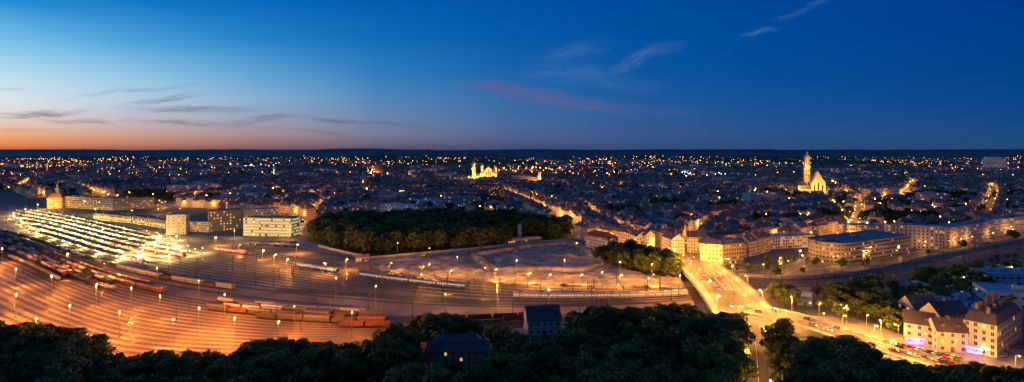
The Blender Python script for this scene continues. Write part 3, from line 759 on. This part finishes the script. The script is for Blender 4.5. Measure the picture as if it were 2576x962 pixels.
x,y=G(935,445); church('cathedral',x,y,[(-12,6,5,62,'spire',4),(8,6,4.5,44,'spire',4)],[(18,0,50,20,20,24,math.radians(70))],1.1,'concrete',[(-16,-36,12,90000),(12,-44,12,90000),(36,-26,12,60000)],(1,.38,.06))
x,y=G(690,447); church('white_church_tower',x,y,[(0,0,4.5,48,'onion',4)],[(14,4,26,12,12,7,0)],1.,'gold',[(-8,-16,10,40000)],(1,.8,.6),25)
x,y=G(586,450); church('church',x,y,[(0,0,4.5,42,'spire',4)],[(14,4,26,12,12,7,0)],1.,'concrete',clear=20)
x,y=G(1030,452); church('church',x,y,[(0,0,4,40,'spire',4)],[(14,4,26,12,12,7,0)],1.,'concrete',[(-8,-16,10,40000)],(1,.5,.15),25)
for u,v,h in ((1097,456,70),(2405,425,55),(1885,425,45),(890,430,50),(1160,415,60),(1107,410,60),(90,500,38),(670,430,40)):
    x,y=G(u,v); b_=MB(); b_.lathe(0,0,[(2.2,0),(1.2,h),(0,h+.1)],10); o=b_.obj('industrial_chimney',['concrete']); o.location=(x,y,0)

# ------------------------------------------------------------ the town
lowb=[(-600,500),(0,500),(100,498),(160,488),(400,500),(470,522),(600,535),(740,545),(775,560),(790,545),(900,535),(1100,530),(1280,540),(1420,565),(1470,615),(1540,610),(1620,630),(1700,640),(1760,640),(1900,652),(2000,640),(2080,600),(2130,580),(2300,590),(2400,585),(2500,565),(2576,555),(3200,520)]
lu=[p[0] for p in lowb]; lv=[p[1] for p in lowb]
named=[o for o in bpy.data.objects if o.type=='EMPTY' and o.children and any(c.name.startswith(('walls','shaft')) for c in o.children)]
nb=[]
for o in named:
    w=[c for c in o.children if c.name.startswith(('walls','shaft'))][0]
    xs_=[v.co.x for v in w.data.vertices]; ys_=[v.co.y for v in w.data.vertices]
    nb.append((o.location[0]+min(xs_)-8,o.location[0]+max(xs_)+8,o.location[1]+min(ys_)-9,o.location[1]+max(ys_)+8))
rpts=[(resample(c,8),d) for c,d in roads]
gridr={}
def addd(px,py,d):
    for gx in range(int((px-d)//10),int((px+d)//10)+1):
        for gy in range(int((py-d)//10),int((py+d)//10)+1): gridr.setdefault((gx,gy),[]).append((px,py,d))
for pts,d in rpts:
    for p in pts: addd(p[0],p[1],d)
for x,y,d in discs: addd(x,y-d*.4,d)
def blocked(x,y,ex=0):
    for a,b,c,d in nb:
        if a-ex<x<b+ex and c-ex<y<d+ex: return True
    for px,py,d in gridr.get((int(x//10),int(y//10)),()):
        if (px-x)**2+(py-y)**2<(d+ex)**2: return True
    return False
def incity(x,y):
    u,v=PX(x,y); return v<np.interp(u,lu,lv) and -60<u<2640
parks=[(G(470,505),60),(G(420,495),70),(G(2210,555),80),(G(2200,520),60),(G(1560,540),40),(G(1250,470),50),(G(60,480),90),(G(250,470),90),(G(2350,500),110),(G(1750,560),25),(G(1960,560),30),(G(2060,560),25),(G(820,500),50),(G(1000,500),30),(G(2420,540),40),(G(1680,520),35),(G(1850,530),45),(G(1600,480),50),(G(1100,480),40),(G(2000,500),40)]
def inpark(x,y): return any((x-p[0])**2+(y-p[1])**2<r*r for p,r in parks)
cityb=MB(); lampb=MB(); treeb=MB(); citytrees=[]; CS=14.
near=0;nl=0
newd=[]
for c,w in srow:
    cc=resample(c,14.6); d=np.gradient(cc,axis=0)
    for sg in (-1,1):
        oo=w/2+2.5+6.5
        for p,dd in zip(cc,d):
            a=math.atan2(dd[1],dd[0]); x=p[0]-math.sin(a)*sg*oo; y=p[1]+math.cos(a)*sg*oo
            if blocked(x,y,-7) or not incity(x,y) or y>2600 or inpark(x,y) and R()<.6: continue
            if any((x-q[0])**2+(y-q[1])**2<120 for q in newd[-400:]): continue
            mb=MB(); add_house(mb,0,0,14.4,12,U(12,17),a,random.choice(['gable','gable','mansard','hip']),U(4.5,6),random.choice(WALLS[:4]+WALLS[6:]),None); o=mb.obj('terraced_town_house',['facade','tiles']); o.location=(x,y,0); newd.append((x,y))
for x,y in newd: addd(x,y,13)
dists=[]
for k in range(70):
    Y=math.sqrt(U(450**2,3400**2)); dists.append((U(-.95,.95)*Y,Y,U(-.7,.7)))
for p in (G(1500,560),G(1350,500)): dists.append((p[0],p[1],math.atan2(G(1430,566)[1]-G(1300,506)[1],G(1430,566)[0]-G(1300,506)[0])))
DX=np.array([d[0] for d in dists]);DY=np.array([d[1] for d in dists])
def blob(x,y,r,h):
    n=6; rr=[(.5,.15),(1.,.45),(.8,.8),(0,1.)]
    ph=U(0,6)
    rings=[[(x+r*a*U(.8,1.2)*math.cos(ph+2*math.pi*i/n),y+r*a*U(.8,1.2)*math.sin(ph+2*math.pi*i/n),h*b*U(.9,1.1)) for i in range(n)] for a,b in rr[:-1]]
    for A_,B_ in zip(rings[:-1],rings[1:]):
        for i in range(n): treeb.face([A_[i],A_[(i+1)%n],B_[(i+1)%n],B_[i]],0)
    for i in range(n): treeb.face([rings[-1][i],rings[-1][(i+1)%n],(x,y,h)],0)
for di,(cx,cy,an) in enumerate(dists):
    ca,sa=math.cos(an),math.sin(an); Rr=420; n=int(Rr/CS); pi,pj=random.choice([5,6,7]),random.choice([7,8,10])
    bright=random.choice([.3,.7,1.2,1.9])
    for i in range(-n,n+1):
        for j in range(-n,n+1):
            lx,ly=i*CS,j*CS; x=cx+lx*ca-ly*sa;y=cy+lx*sa+ly*ca
            if y<430 or y>3400 or abs(x)>y*.97: continue
            dd=(DX-x)**2+(DY-y)**2
            if np.argmin(dd)!=di: continue
            if not incity(x,y): continue
            mi,mj=i%pi,j%pj
            if mi==0 or mj==0:
                if R()<(.26 if y<1500 else .15)*bright*(1.5 if (mi==0 and (i//pi)%2==0) else .7) and not blocked(x,y,-3):
                    q=R(); m=1 if q<.86 else (2 if q<.98 else 3); r=.45+y*.00014; nl+=1
                    lampb.tube((x,y,0),(x,y,9.5),.12,.08,3,0); octa(lampb,x,y,U(8,11),r,m)
                elif R()<.14:
                    citytrees.append((x+U(-4,4),y+U(-4,4)))
                continue
            if blocked(x,y): continue
            if inpark(x,y):
                citytrees.append((x+U(-4,4),y+U(-4,4))); citytrees.append((x+U(-7,7),y+U(-7,7))); continue
            per=mi in (1,pi-1) or mj in (1,pj-1)
            if per and R()<.84:
                ridge=an+(math.pi/2 if mi in (1,pi-1) and mj not in (1,pj-1) else 0)
                q=R(); h=U(8,14.5)
                if q<.62: rf,rh,rcx=('gable' if R()<.7 else 'hip'),U(4,6),None
                elif q<.72: rf,rh,rcx='mansard',5,None
                else: rf,rh,rcx='flat',0,random.choice(FLATS)
                w=CS*U(.95,1.02); d=U(10.5,12.5)
                if rf=='flat' and R()<.25: w=CS*1.7
            elif not per and R()<.22:
                ridge=an; h=U(4,8); rf,rh,rcx=('flat',0,random.choice(FLATS)) if R()<.6 else ('gable',3,None); w=U(9,14);d=U(7,11)
            else:
                if R()<.85: citytrees.append((x+U(-5,5),y+U(-5,5)))
                if R()<.03: octa(lampb,x,y,U(4,6),.35+y*.0001,random.choice((1,1,2,3)))
                continue
            if y<1000:
                mb=MB(); add_house(mb,0,0,w,d,h,ridge,rf,rh,None,rcx); o=mb.obj('town_house',['facade','tiles']); o.location=(x,y,0); near+=1
            else: add_house(cityb,x,y,w,d,h,ridge,rf,rh,None,rcx,detail=y<1900)
for k in range(190):
    Y=math.sqrt(U(900**2,3300**2)); x=U(-.95,.95)*Y
    if incity(x,Y) and not blocked(x,Y,15): add_house(cityb,x,Y,U(30,70),U(14,26),U(17,26),U(-.5,.5),'flat',0,random.choice([(.6,.6,.58),(.5,.46,.4),(.45,.45,.47)]),random.choice(FLATS))
for k in range(7500):
    Y=3400*math.exp(R()*1.1); x=U(-.97,.97)*Y
    dens=noise.noise(Vector((x*.0007,Y*.0006,9)))
    if dens<-.03 or Y>5500 and R()<.65:
        if R()<.7: blob(x,Y,U(20,70),U(10,17))
        continue
    if R()<.2: add_house(cityb,x,Y,U(30,90),U(20,45),U(8,16),U(-.6,.6),'flat',0,(.5,.5,.5),random.choice(FLATS),False)
    else: add_house(cityb,x,Y,U(14,30),U(10,14),U(7,16),U(-.6,.6),'gable',4,detail=False)
    if R()<.6: blob(x+U(-30,30),Y+U(-30,30),U(8,25),U(9,14))
for k in range(3300):
    Y=1900*math.exp((R()**1.2)*1.5); x=U(-.97,.97)*Y
    dens=noise.noise(Vector((x*.0009,Y*.0006,3)))
    if dens<.05 and R()<.87 or Y>6000 and R()<.6: continue
    q=R(); m=4 if q<.78 else (5 if q<.94 else 6); octa(lampb,x,Y,U(12,17),(.5+Y*.00013)*U(.5,1.4),m)
for (u,v,n,su,m) in ((1800,445,34,60,6),(1730,447,14,25,6),(60,425,20,70,4),(280,405,16,40,5),(1870,418,18,60,4),(2100,470,14,70,4),(1500,405,20,60,5),(1650,398,20,70,5),(80,405,30,90,4),(180,412,30,60,4),(2450,432,25,70,4),(1100,402,16,80,4),(2500,400,12,60,5),(1990,415,20,90,5),(880,402,12,70,4),(450,430,16,90,4),(620,420,14,90,6),(1300,440,24,60,4)):
    for k in range(n):
        x,y=G(u+random.gauss(0,su*.5),v+random.gauss(0,3)*(1 if v>404 else .6)); octa(lampb,x,y,U(10,17),.7+y*.00016,m)
cityb.obj('distant_town',['facade_far','tiles']); lampb.obj('distant_street_lamps',['dark','lampo','lampy','lampw','farlampo','farlampy','farlampw'])

# ------------------------------------------------------------ trees
def tree_mesh(nleaf,size,seed,aspect=1.0):
    rnd=random.Random(seed); b=MB(); tr=.028
    pts=[Vector((0,0,0)),Vector((rnd.uniform(-.02,.02),0,.22)),Vector((rnd.uniform(-.04,.04),rnd.uniform(-.04,.04),.5)),Vector((0,0,.8))]
    for k in range(3): b.tube(pts[k],pts[k+1],tr*(1-.3*k),tr*(.7-.28*k),6,1)
    lobes=[]
    n=11
    for k in range(n):
        z=.36+.5*(k/(n-1)); a=k*2.4+rnd.uniform(-.5,.5); rad=(.30*math.sin(math.pi*min(1,(z-.2)/.85)))*aspect*rnd.uniform(.6,1.15)
        c=Vector((rad*math.cos(a),rad*math.sin(a),z+rnd.uniform(-.04,.04))); r=rnd.uniform(.10,.18); lobes.append((c,r))
        b.tube(pts[1]*.5+pts[2]*.5,c,tr*.4,tr*.12,4,1)
    lobes.append((Vector((0,0,.88)),.11)); lobes.append((Vector((0,0,.6)),.2))
    for k in range(nleaf):
        c,r=lobes[rnd.randrange(len(lobes))]
        d=Vector((rnd.gauss(0,1),rnd.gauss(0,1),rnd.gauss(.15,1))).normalized()
        p=c+d*r*(rnd.uniform(.72,1.15)); p.z=c.z+(p.z-c.z)*.85
        nn=(d+Vector((rnd.uniform(-.8,.8),rnd.uniform(-.8,.8),rnd.uniform(-.5,.9)))).normalized(); a=nn.orthogonal().normalized(); q=nn.cross(a)
        s=size*rnd.uniform(.6,1.3); e=rnd.uniform(.6,1.)
        b.face([tuple(p+a*s),tuple(p+q*s*e),tuple(p-a*s*.8+nn*s*.2),tuple(p-q*s*e)],0)
    return b.mesh('tree',['leaf','bark'])
TN=[tree_mesh(2400,.033,s,a) for s,a in ((1,1.),(2,1.15),(3,.85),(4,1.05),(5,1.2))]
TF=[tree_mesh(700,.058,s,a) for s,a in ((11,1.),(12,1.2),(13,.9))]
def tree(x,y,h,nearq,name='deciduous_tree'):
    w=h*U(.85,1.2); link(name,random.choice(TN if nearq else TF),(x,y,0),U(0,6.28),(w,w*U(.9,1.1),h))
vt=[(-300,800),(0,808),(60,812),(130,812),(200,835),(245,862),(262,882),(330,905),(350,890),(400,880),(540,882),(570,905),(620,865),(680,848),(750,848),(770,866),(850,858),(920,862),(940,836),(1000,815),(1060,790),(1150,785),(1200,812),(1250,820),(1300,826),(1320,840),(1425,840),(1435,768),(1520,768),(1560,775),(1640,762),(1740,765),(1800,790),(1850,768),(1900,765),(1960,782),(1980,800),(1990,850),(2050,835),(2150,850),(2230,882),(2300,905),(2400,915),(2480,912),(2576,925),(3000,1000)]
vu=[p[0] for p in vt]; vv=[p[1] for p in vt]
cnt=0
y=186.
while y<335:
    x=-.97*y
    while x<.97*y:
        X=x+U(-3,3);Y=y+U(-3,3); h=U(9.5,20); x+=7.6
        ok=False
        for tr_ in range(3):
            u,v=PX(X,Y,h*.97); m=h*.33*F/Y
            lim=max(np.interp(u,vu,vv),np.interp(u-m*.6,vu,vv)-12,np.interp(u+m*.6,vu,vv)-12)
            if v>=lim: ok=True;break
            h*=.85
            if h<7: break
        if not ok: continue
        ub,vb_=PX(X,Y)
        if 1040<u<1255 and Y<274 and v<908: continue
        if 1775-14<u<1775+14 and v<960: continue
        if 1893<u<1925 and Y<300: continue
        if blocked(X,Y,-2): continue
        if vb_<900 and u<1000 and not inpoly(ub,vb_,[(-300,850),(200,890),(560,930),(800,905),(1000,860),(1000,1200),(-300,1200)]): continue
        if u>1990 and Y>262 : continue
        if 780<u<990 and v>905: continue
        tree(X,Y,h,True); cnt+=1
    y+=7.6
def fill(poly,sp,h0,h1,nearq,prob=1.):
    pw=[G(*p) for p in poly]; x0=min(p[0] for p in pw);x1=max(p[0] for p in pw);y0=min(p[1] for p in pw);y1=max(p[1] for p in pw)
    y=y0
    while y<y1:
        x=x0
        while x<x1:
            X=x+U(-.45,.45)*sp;Y=y+U(-.45,.45)*sp; x+=sp
            if inpoly(X,Y,pw) and R()<prob and not blocked(X,Y,-4): tree(X,Y,U(h0,h1),nearq)
        y+=sp
fill([(782,600),(840,628),(930,645),(1250,625),(1440,597),(1425,578),(1280,560),(1100,556),(900,562),(800,572)],9.5,11,22,False)
fill([(1500,660),(1560,680),(1620,695),(1712,706),(1700,668),(1640,650),(1530,632)],8,10,17,True)
fill([(1935,775),(2050,782),(2200,792),(2400,765),(2560,705),(2576,680),(2400,702),(2200,735),(1950,755)],8.5,8,14,True,.9)
fill([(2080,800),(2130,812),(2270,850),(2265,810),(2200,790)],8.5,8,13,True,.85)
fill([(1880,690),(1930,695),(2080,670),(2060,650),(1900,668)],9,5,9,False,.5)
fill([(2290,690),(2500,655),(2576,640),(2576,650),(2300,705)],8,4,6,False,.5)
for k in range(26):
    u=U(1700,2576); v=np.interp(u,[1750,1950,2250,2576],[676,697,658,592])+U(-8,8); x,y=G(u,v)
    if not blocked(x,y,-6): tree(x,y,U(6,10),False,'street_tree')
for x,y in citytrees:
    if y<1500: tree(x,y,U(8,16),False)
    else: blob(x,y,U(5,8),U(10,17))
treeb.obj('distant_trees',['leaf'])

lamp(*G(1775,945),9,1.4,9000,(.75,1,.35))
for p in [(2260,862),(2330,888),(2400,905),(2480,925),(2555,945),(2180,835),(2130,812),(2240,905),(2060,800),(2120,835),(2200,862)]:
    lamp(*G(*p),9,1.4,3800 if p[0]>2300 else 12000,SOD,.25,U(0,6))
for p in [(640,610),(700,612),(735,585),(590,600),(450,540),(400,540),(240,540),(330,545),(140,530),(95,528)]:
    lamp(*G(*p),9,1.4,8000,(1,.46,.1),.28,U(0,6))
x,y=G(137,525); light('p',60000,(1,.42,.07),.5,(x-6,y-18,8),name='floodlight'); light('p',30000,(1,.42,.07),.5,(x+3,y-12,26),name='floodlight')
for p in [(2300,760),(2420,730),(2540,700),(2350,790)]: lamp(*G(*p),9,1.4,5000,(.6,.8,1))
for p in [(1780,676),(1830,680),(2110,672),(2240,640),(2420,625)]: lamp(*G(*p),9,1.4,7000,SOD,.25,1.5)

# ------------------------------------------------------------ cars
def car_mesh(mk,on=False):
    b=MB()
    prof=[(-2.1,.35),(-2.15,.85),(-1.5,.98),(-1.0,1.42),(.5,1.45),(1.15,.98),(2.05,.82),(2.15,.35)]
    for (x0,z0),(x1,z1) in zip(prof[:-1],prof[1:]):
        k0=.7 if z0>1.2 else .88;k1=.7 if z1>1.2 else .88
        gl= (max(z0,z1)>1.3 and abs(z0-z1)>.2)
        b.face([(x0,-k0,z0),(x1,-k1,z1),(x1,k1,z1),(x0,k0,z0)],1 if gl else 0)
    for s in (-1,1):
        b.face([(-2.1,s*.88,.35),(-2.15,s*.88,.85),(-1.5,s*.88,.98),(1.15,s*.88,.98),(2.05,s*.88,.82),(2.15,s*.88,.35)],0)
        b.face([(-1.5,s*.88,.98),(-1.0,s*.7,1.42),(.5,s*.7,1.45),(1.15,s*.88,.98)],1)
        for x in (-1.35,1.35):
            for i in range(10):
                a0=2*math.pi*i/10;a1=2*math.pi*(i+1)/10
                b.face([(x,s*.92,.33),(x+.33*math.cos(a0),s*.92,.33+.33*math.sin(a0)),(x+.33*math.cos(a1),s*.92,.33+.33*math.sin(a1))],2)
        if on:
            b.box(2.14,s*.62,.55,.12,.35,.2,0,3); b.box(-2.16,s*.65,.6,.1,.3,.18,0,4)
    return b.mesh('car',[mk,'glass','rubber','head','tail'])
CM=[];CO=[]
for i,c in enumerate([(.5,.5,.52),(.03,.03,.035),(.3,.03,.03),(.05,.08,.2),(.6,.6,.58),(.15,.15,.16)]):
    M['car%d'%i]=mat('car_paint',c,.3,.3,var=0); CM.append(car_mesh('car%d'%i)); CO.append(car_mesh('car%d'%i,True))
def cars(p,q,n,off=0.):
    a=G(*p);b=G(*q); an=math.atan2(b[1]-a[1],b[0]-a[0])
    for k in range(n):
        if R()<.2: continue
        t=(k+.5)/n; link('parked_car',random.choice(CM),(a[0]*(1-t)+b[0]*t+U(-.2,.2),a[1]*(1-t)+b[1]*t,.18),an+off)
cars((2225,862),(2420,908),14,1.2); cars((2250,885),(2420,925),10,0); cars((2440,915),(2576,950),6,0); cars((2520,902),(2590,858),7,0)
cars((625,608),(745,612),16,1.4); cars((625,616),(750,622),14,1.4); cars((2000,815),(2120,850),3)
for (c,z),o,n in ((rc,5,4),(rc,-5,4),(rc2,4,6),(rc2,-4,6)):
    cc=offs(c,o); d=np.gradient(cc,axis=0)
    for k in range(n):
        i=int((k+U(.2,.8))/n*(len(cc)-2)); a=math.atan2(d[i][1],d[i][0])+(math.pi if o>0 else 0)
        link('car',random.choice(CO),(cc[i][0],cc[i][1],z[i]+.14),a)
bw=MB()
for p,q in (((690,958),(880,938)),((880,938),(985,928)),((0,925),(250,940))):
    a=G(*p);b=G(*q); L=math.hypot(b[0]-a[0],b[1]-a[1]); bw.box((a[0]+b[0])/2,(a[1]+b[1])/2,0,L,.3,2.2,math.atan2(b[1]-a[1],b[0]-a[0]))
bw.obj('boundary_wall',['concrete'])
bw=MB()
for p,q in (((800,622),(930,652)),((930,652),(1200,628)),((1200,628),(1440,604)),((1450,606),(1700,694))):
    a=G(*p);b=G(*q); L=math.hypot(b[0]-a[0],b[1]-a[1]); bw.box((a[0]+b[0])/2,(a[1]+b[1])/2,0,L,.4,2.4,math.atan2(b[1]-a[1],b[0]-a[0]))
bw.obj('park_wall',['concrete'])

# ------------------------------------------------------------ world sky
w=bpy.data.worlds.new('World'); sc.world=w; w.use_nodes=True; t=w.node_tree; bg=t.nodes['Background']
tc=t.nodes.new('ShaderNodeTexCoord'); sp=t.nodes.new('ShaderNodeSeparateXYZ'); t.links.new(tc.outputs['Generated'],sp.inputs[0])
X,Yy,Zz=sp.outputs
hyp=math_(t,'SQRT',math_(t,'ADD',math_(t,'MULTIPLY',X,X),math_(t,'MULTIPLY',Yy,Yy)))
el=math_(t,'DIVIDE',Zz,math_(t,'MAXIMUM',hyp,.001)); az=math_(t,'ARCTAN2',X,Yy)
cols=[
 (0,[(378,(182,92,64)),(366,(230,132,82)),(345,(244,164,112)),(310,(232,202,182)),(260,(222,228,232)),(200,(196,224,240)),(110,(124,196,236)),(0,(26,138,212))]),
 (320,[(378,(142,88,80)),(364,(190,124,100)),(342,(204,156,134)),(308,(196,184,186)),(255,(182,206,226)),(195,(150,200,230)),(105,(76,162,216)),(0,(6,118,198))]),
 (640,[(378,(105,80,92)),(362,(150,112,112)),(340,(166,138,142)),(305,(156,160,180)),(250,(136,174,208)),(190,(96,164,212)),(100,(34,130,200)),(0,(0,104,188))]),
 (950,[(378,(80,74,100)),(360,(108,102,126)),(335,(118,124,154)),(305,(108,132,170)),(250,(82,134,186)),(190,(50,124,188)),(100,(14,108,184)),(0,(0,93,176))]),
 (1288,[(378,(62,72,108)),(350,(80,94,138)),(310,(72,106,158)),(250,(50,106,168)),(190,(26,98,170)),(100,(4,90,170)),(0,(0,81,165))]),
 (1600,[(378,(52,74,112)),(345,(58,88,140)),(300,(44,92,152)),(240,(26,90,156)),(190,(12,86,158)),(100,(0,81,160)),(0,(0,74,158))]),
 (1932,[(378,(46,74,118)),(340,(42,82,136)),(290,(28,82,146)),(200,(6,78,150)),(100,(0,74,154)),(0,(0,69,152))]),
 (2576,[(378,(38,70,114)),(340,(30,74,130)),(290,(16,72,136)),(200,(2,68,138)),(100,(0,64,138)),(0,(0,58,136))])]
EM=.6; res=None; paz=None
for u,st_ in cols:
    a=math.atan((u-UC)/F); r=t.nodes.new('ShaderNodeValToRGB'); E=r.color_ramp.elements
    mr=t.nodes.new('ShaderNodeMapRange'); mr.inputs[1].default_value=0; mr.inputs[2].default_value=EM; t.links.new(el,mr.inputs[0]); t.links.new(mr.outputs[0],r.inputs[0])
    for k,(v,c) in enumerate(st_):
        p=(VH-v)/F*math.cos(a)/EM
        if k==0: e=E[0]; e.position=p
        elif k==1: e=E[1]; e.position=p
        else: e=E.new(p)
        e.color=lin(c)+(1,)
    e=E.new(1.); e.color=(.025,.09,.28,1)
    if res is None: res=r.outputs[0]
    else:
        m2=t.nodes.new('ShaderNodeMapRange'); m2.interpolation_type='LINEAR'; m2.inputs[1].default_value=paz; m2.inputs[2].default_value=a; t.links.new(az,m2.inputs[0])
        mx=t.nodes.new('ShaderNodeMix'); mx.data_type='RGBA'; t.links.new(m2.outputs[0],mx.inputs[0]); t.links.new(res,mx.inputs[6]); t.links.new(r.outputs[0],mx.inputs[7]); res=mx.outputs[2]
    paz=a; last=r.outputs[0]
m2=t.nodes.new('ShaderNodeMapRange'); m2.inputs[1].default_value=-1.3; m2.inputs[2].default_value=-2.4; t.links.new(az,m2.inputs[0])
mx=t.nodes.new('ShaderNodeMix'); mx.data_type='RGBA'; t.links.new(m2.outputs[0],mx.inputs[0]); t.links.new(res,mx.inputs[6]); t.links.new(last,mx.inputs[7]); res=mx.outputs[2]
yy=math_(t,'MAXIMUM',Yy,.05); cbn=t.nodes.new('ShaderNodeCombineXYZ'); t.links.new(math_(t,'DIVIDE',X,yy),cbn.inputs[0]); t.links.new(math_(t,'DIVIDE',Zz,yy),cbn.inputs[1])
dn=t.nodes.new('ShaderNodeTexNoise'); dn.inputs['Scale'].default_value=9; dn.inputs['Detail'].default_value=5; t.links.new(cbn.outputs[0],dn.inputs['Vector'])
v1=t.nodes.new('ShaderNodeVectorMath'); v1.operation='SUBTRACT'; t.links.new(dn.outputs['Color'],v1.inputs[0]); v1.inputs[1].default_value=(.5,.5,.5)
v2=t.nodes.new('ShaderNodeVectorMath'); v2.operation='MULTIPLY'; t.links.new(v1.outputs[0],v2.inputs[0]); v2.inputs[1].default_value=(.10,.024,0)
v3=t.nodes.new('ShaderNodeVectorMath'); v3.operation='ADD'; t.links.new(v2.outputs[0],v3.inputs[0]); t.links.new(cbn.outputs[0],v3.inputs[1])
DK=(98,92,116); PK=(98,96,154); WB=(62,112,172)
for i,(u,v,hl,hw,ang,c,op) in enumerate([(330,230,260,9,7,DK,.32),(420,250,150,12,9,DK,.65),(90,286,160,13,2,DK,.9),(480,275,240,14,0,DK,.65),(200,306,150,10,-3,DK,.6),(470,308,200,14,-2,DK,.6),(660,301,110,14,5,DK,.75),(830,299,150,10,-2,DK,.7),(1000,314,190,9,-6,(90,96,134),.6),(20,228,60,5,2,DK,.4),(60,325,140,7,0,(200,120,100),.5),(820,330,200,8,-3,(120,100,122),.45),
   (1270,224,160,24,-5,PK,.65),(1310,238,210,32,-9,PK,.6),(1430,256,220,26,-12,PK,.65),(1600,273,240,18,-3,(80,90,150),.6),(1440,130,140,36,12,WB,.55),(1420,186,200,34,0,WB,.6),(1620,146,120,24,23,(84,118,176),.65),(1540,206,180,38,-8,WB,.5),(1915,78,70,11,16,(70,120,180),.65),(1990,30,80,10,14,WB,.5),(2060,6,40,8,12,WB,.5),(960,255,120,10,4,(70,120,170),.25)]):
    mp=t.nodes.new('ShaderNodeMapping'); mp.vector_type='TEXTURE'; mp.inputs['Location'].default_value=((u-UC)/F,(VH-v)/F,0); mp.inputs['Rotation'].default_value=(0,0,math.radians(ang)); mp.inputs['Scale'].default_value=(hl/F,hw/F,1)
    t.links.new(v3.outputs[0],mp.inputs[0])
    ln=t.nodes.new('ShaderNodeVectorMath'); ln.operation='LENGTH'; t.links.new(mp.outputs[0],ln.inputs[0])
    ns=t.nodes.new('ShaderNodeTexNoise'); ns.inputs['Scale'].default_value=1.9; ns.inputs['Detail'].default_value=8; ns.inputs['Roughness'].default_value=.68
    ad=t.nodes.new('ShaderNodeVectorMath'); ad.operation='ADD'; t.links.new(mp.outputs[0],ad.inputs[0]); ad.inputs[1].default_value=(i*7.1,i*3.3,0); t.links.new(ad.outputs[0],ns.inputs['Vector'])
    f=t.nodes.new('ShaderNodeMapRange'); f.interpolation_type='SMOOTHSTEP'; f.inputs[1].default_value=1.; f.inputs[2].default_value=.1; t.links.new(ln.outputs['Value'],f.inputs[0])
    g2=t.nodes.new('ShaderNodeMapRange'); g2.interpolation_type='SMOOTHSTEP'; g2.inputs[1].default_value=.3; g2.inputs[2].default_value=.66; t.links.new(ns.outputs['Fac'],g2.inputs[0])
    fac=math_(t,'MULTIPLY',math_(t,'MULTIPLY',f.outputs[0],g2.outputs[0]),op)
    fac=math_(t,'MULTIPLY',fac,math_(t,'GREATER_THAN',Yy,.06))
    mx=t.nodes.new('ShaderNodeMix'); mx.data_type='RGBA'; t.links.new(fac,mx.inputs[0]); t.links.new(res,mx.inputs[6]); mx.inputs[7].default_value=lin(c)+(1,); res=mx.outputs[2]
sky=t.nodes.new('ShaderNodeTexSky'); sky.sky_type='NISHITA'; sky.sun_disc=False; sky.sun_elevation=math.radians(-5); sky.sun_rotation=math.radians(-60)
vs=t.nodes.new('ShaderNodeVectorMath'); vs.operation='SCALE'; vs.inputs['Scale'].default_value=.05; t.links.new(sky.outputs[0],vs.inputs[0])
va=t.nodes.new('ShaderNodeVectorMath'); va.operation='ADD'; t.links.new(vs.outputs[0],va.inputs[0]); t.links.new(res,va.inputs[1])
t.links.new(va.outputs[0],bg.inputs['Color']); bg.inputs['Strength'].default_value=1.
sd=bpy.data.lights.new('sun','SUN'); sd.energy=.04; sd.angle=math.radians(12); sd.color=(1,.5,.3)
so=link('sun',sd); so.rotation_euler=(math.radians(86),0,math.radians(60))

cam=bpy.data.cameras.new('camera'); cam.sensor_width=36; cam.lens=36*F/2576; cam.shift_y=-(481-VH)/2576; cam.clip_end=200000; cam.clip_start=1
co=link('camera',cam,(0,0,H)); co.rotation_euler=(math.radians(90),0,0); sc.camera=co
sc.view_settings.view_transform='Standard'; sc.view_settings.look='None'; sc.view_settings.exposure=0
print('near houses',near,'fg trees',cnt,'objects',len(bpy.data.objects),'city lamps',nl,'lights',sum(o.type=='LIGHT' for o in bpy.data.objects))
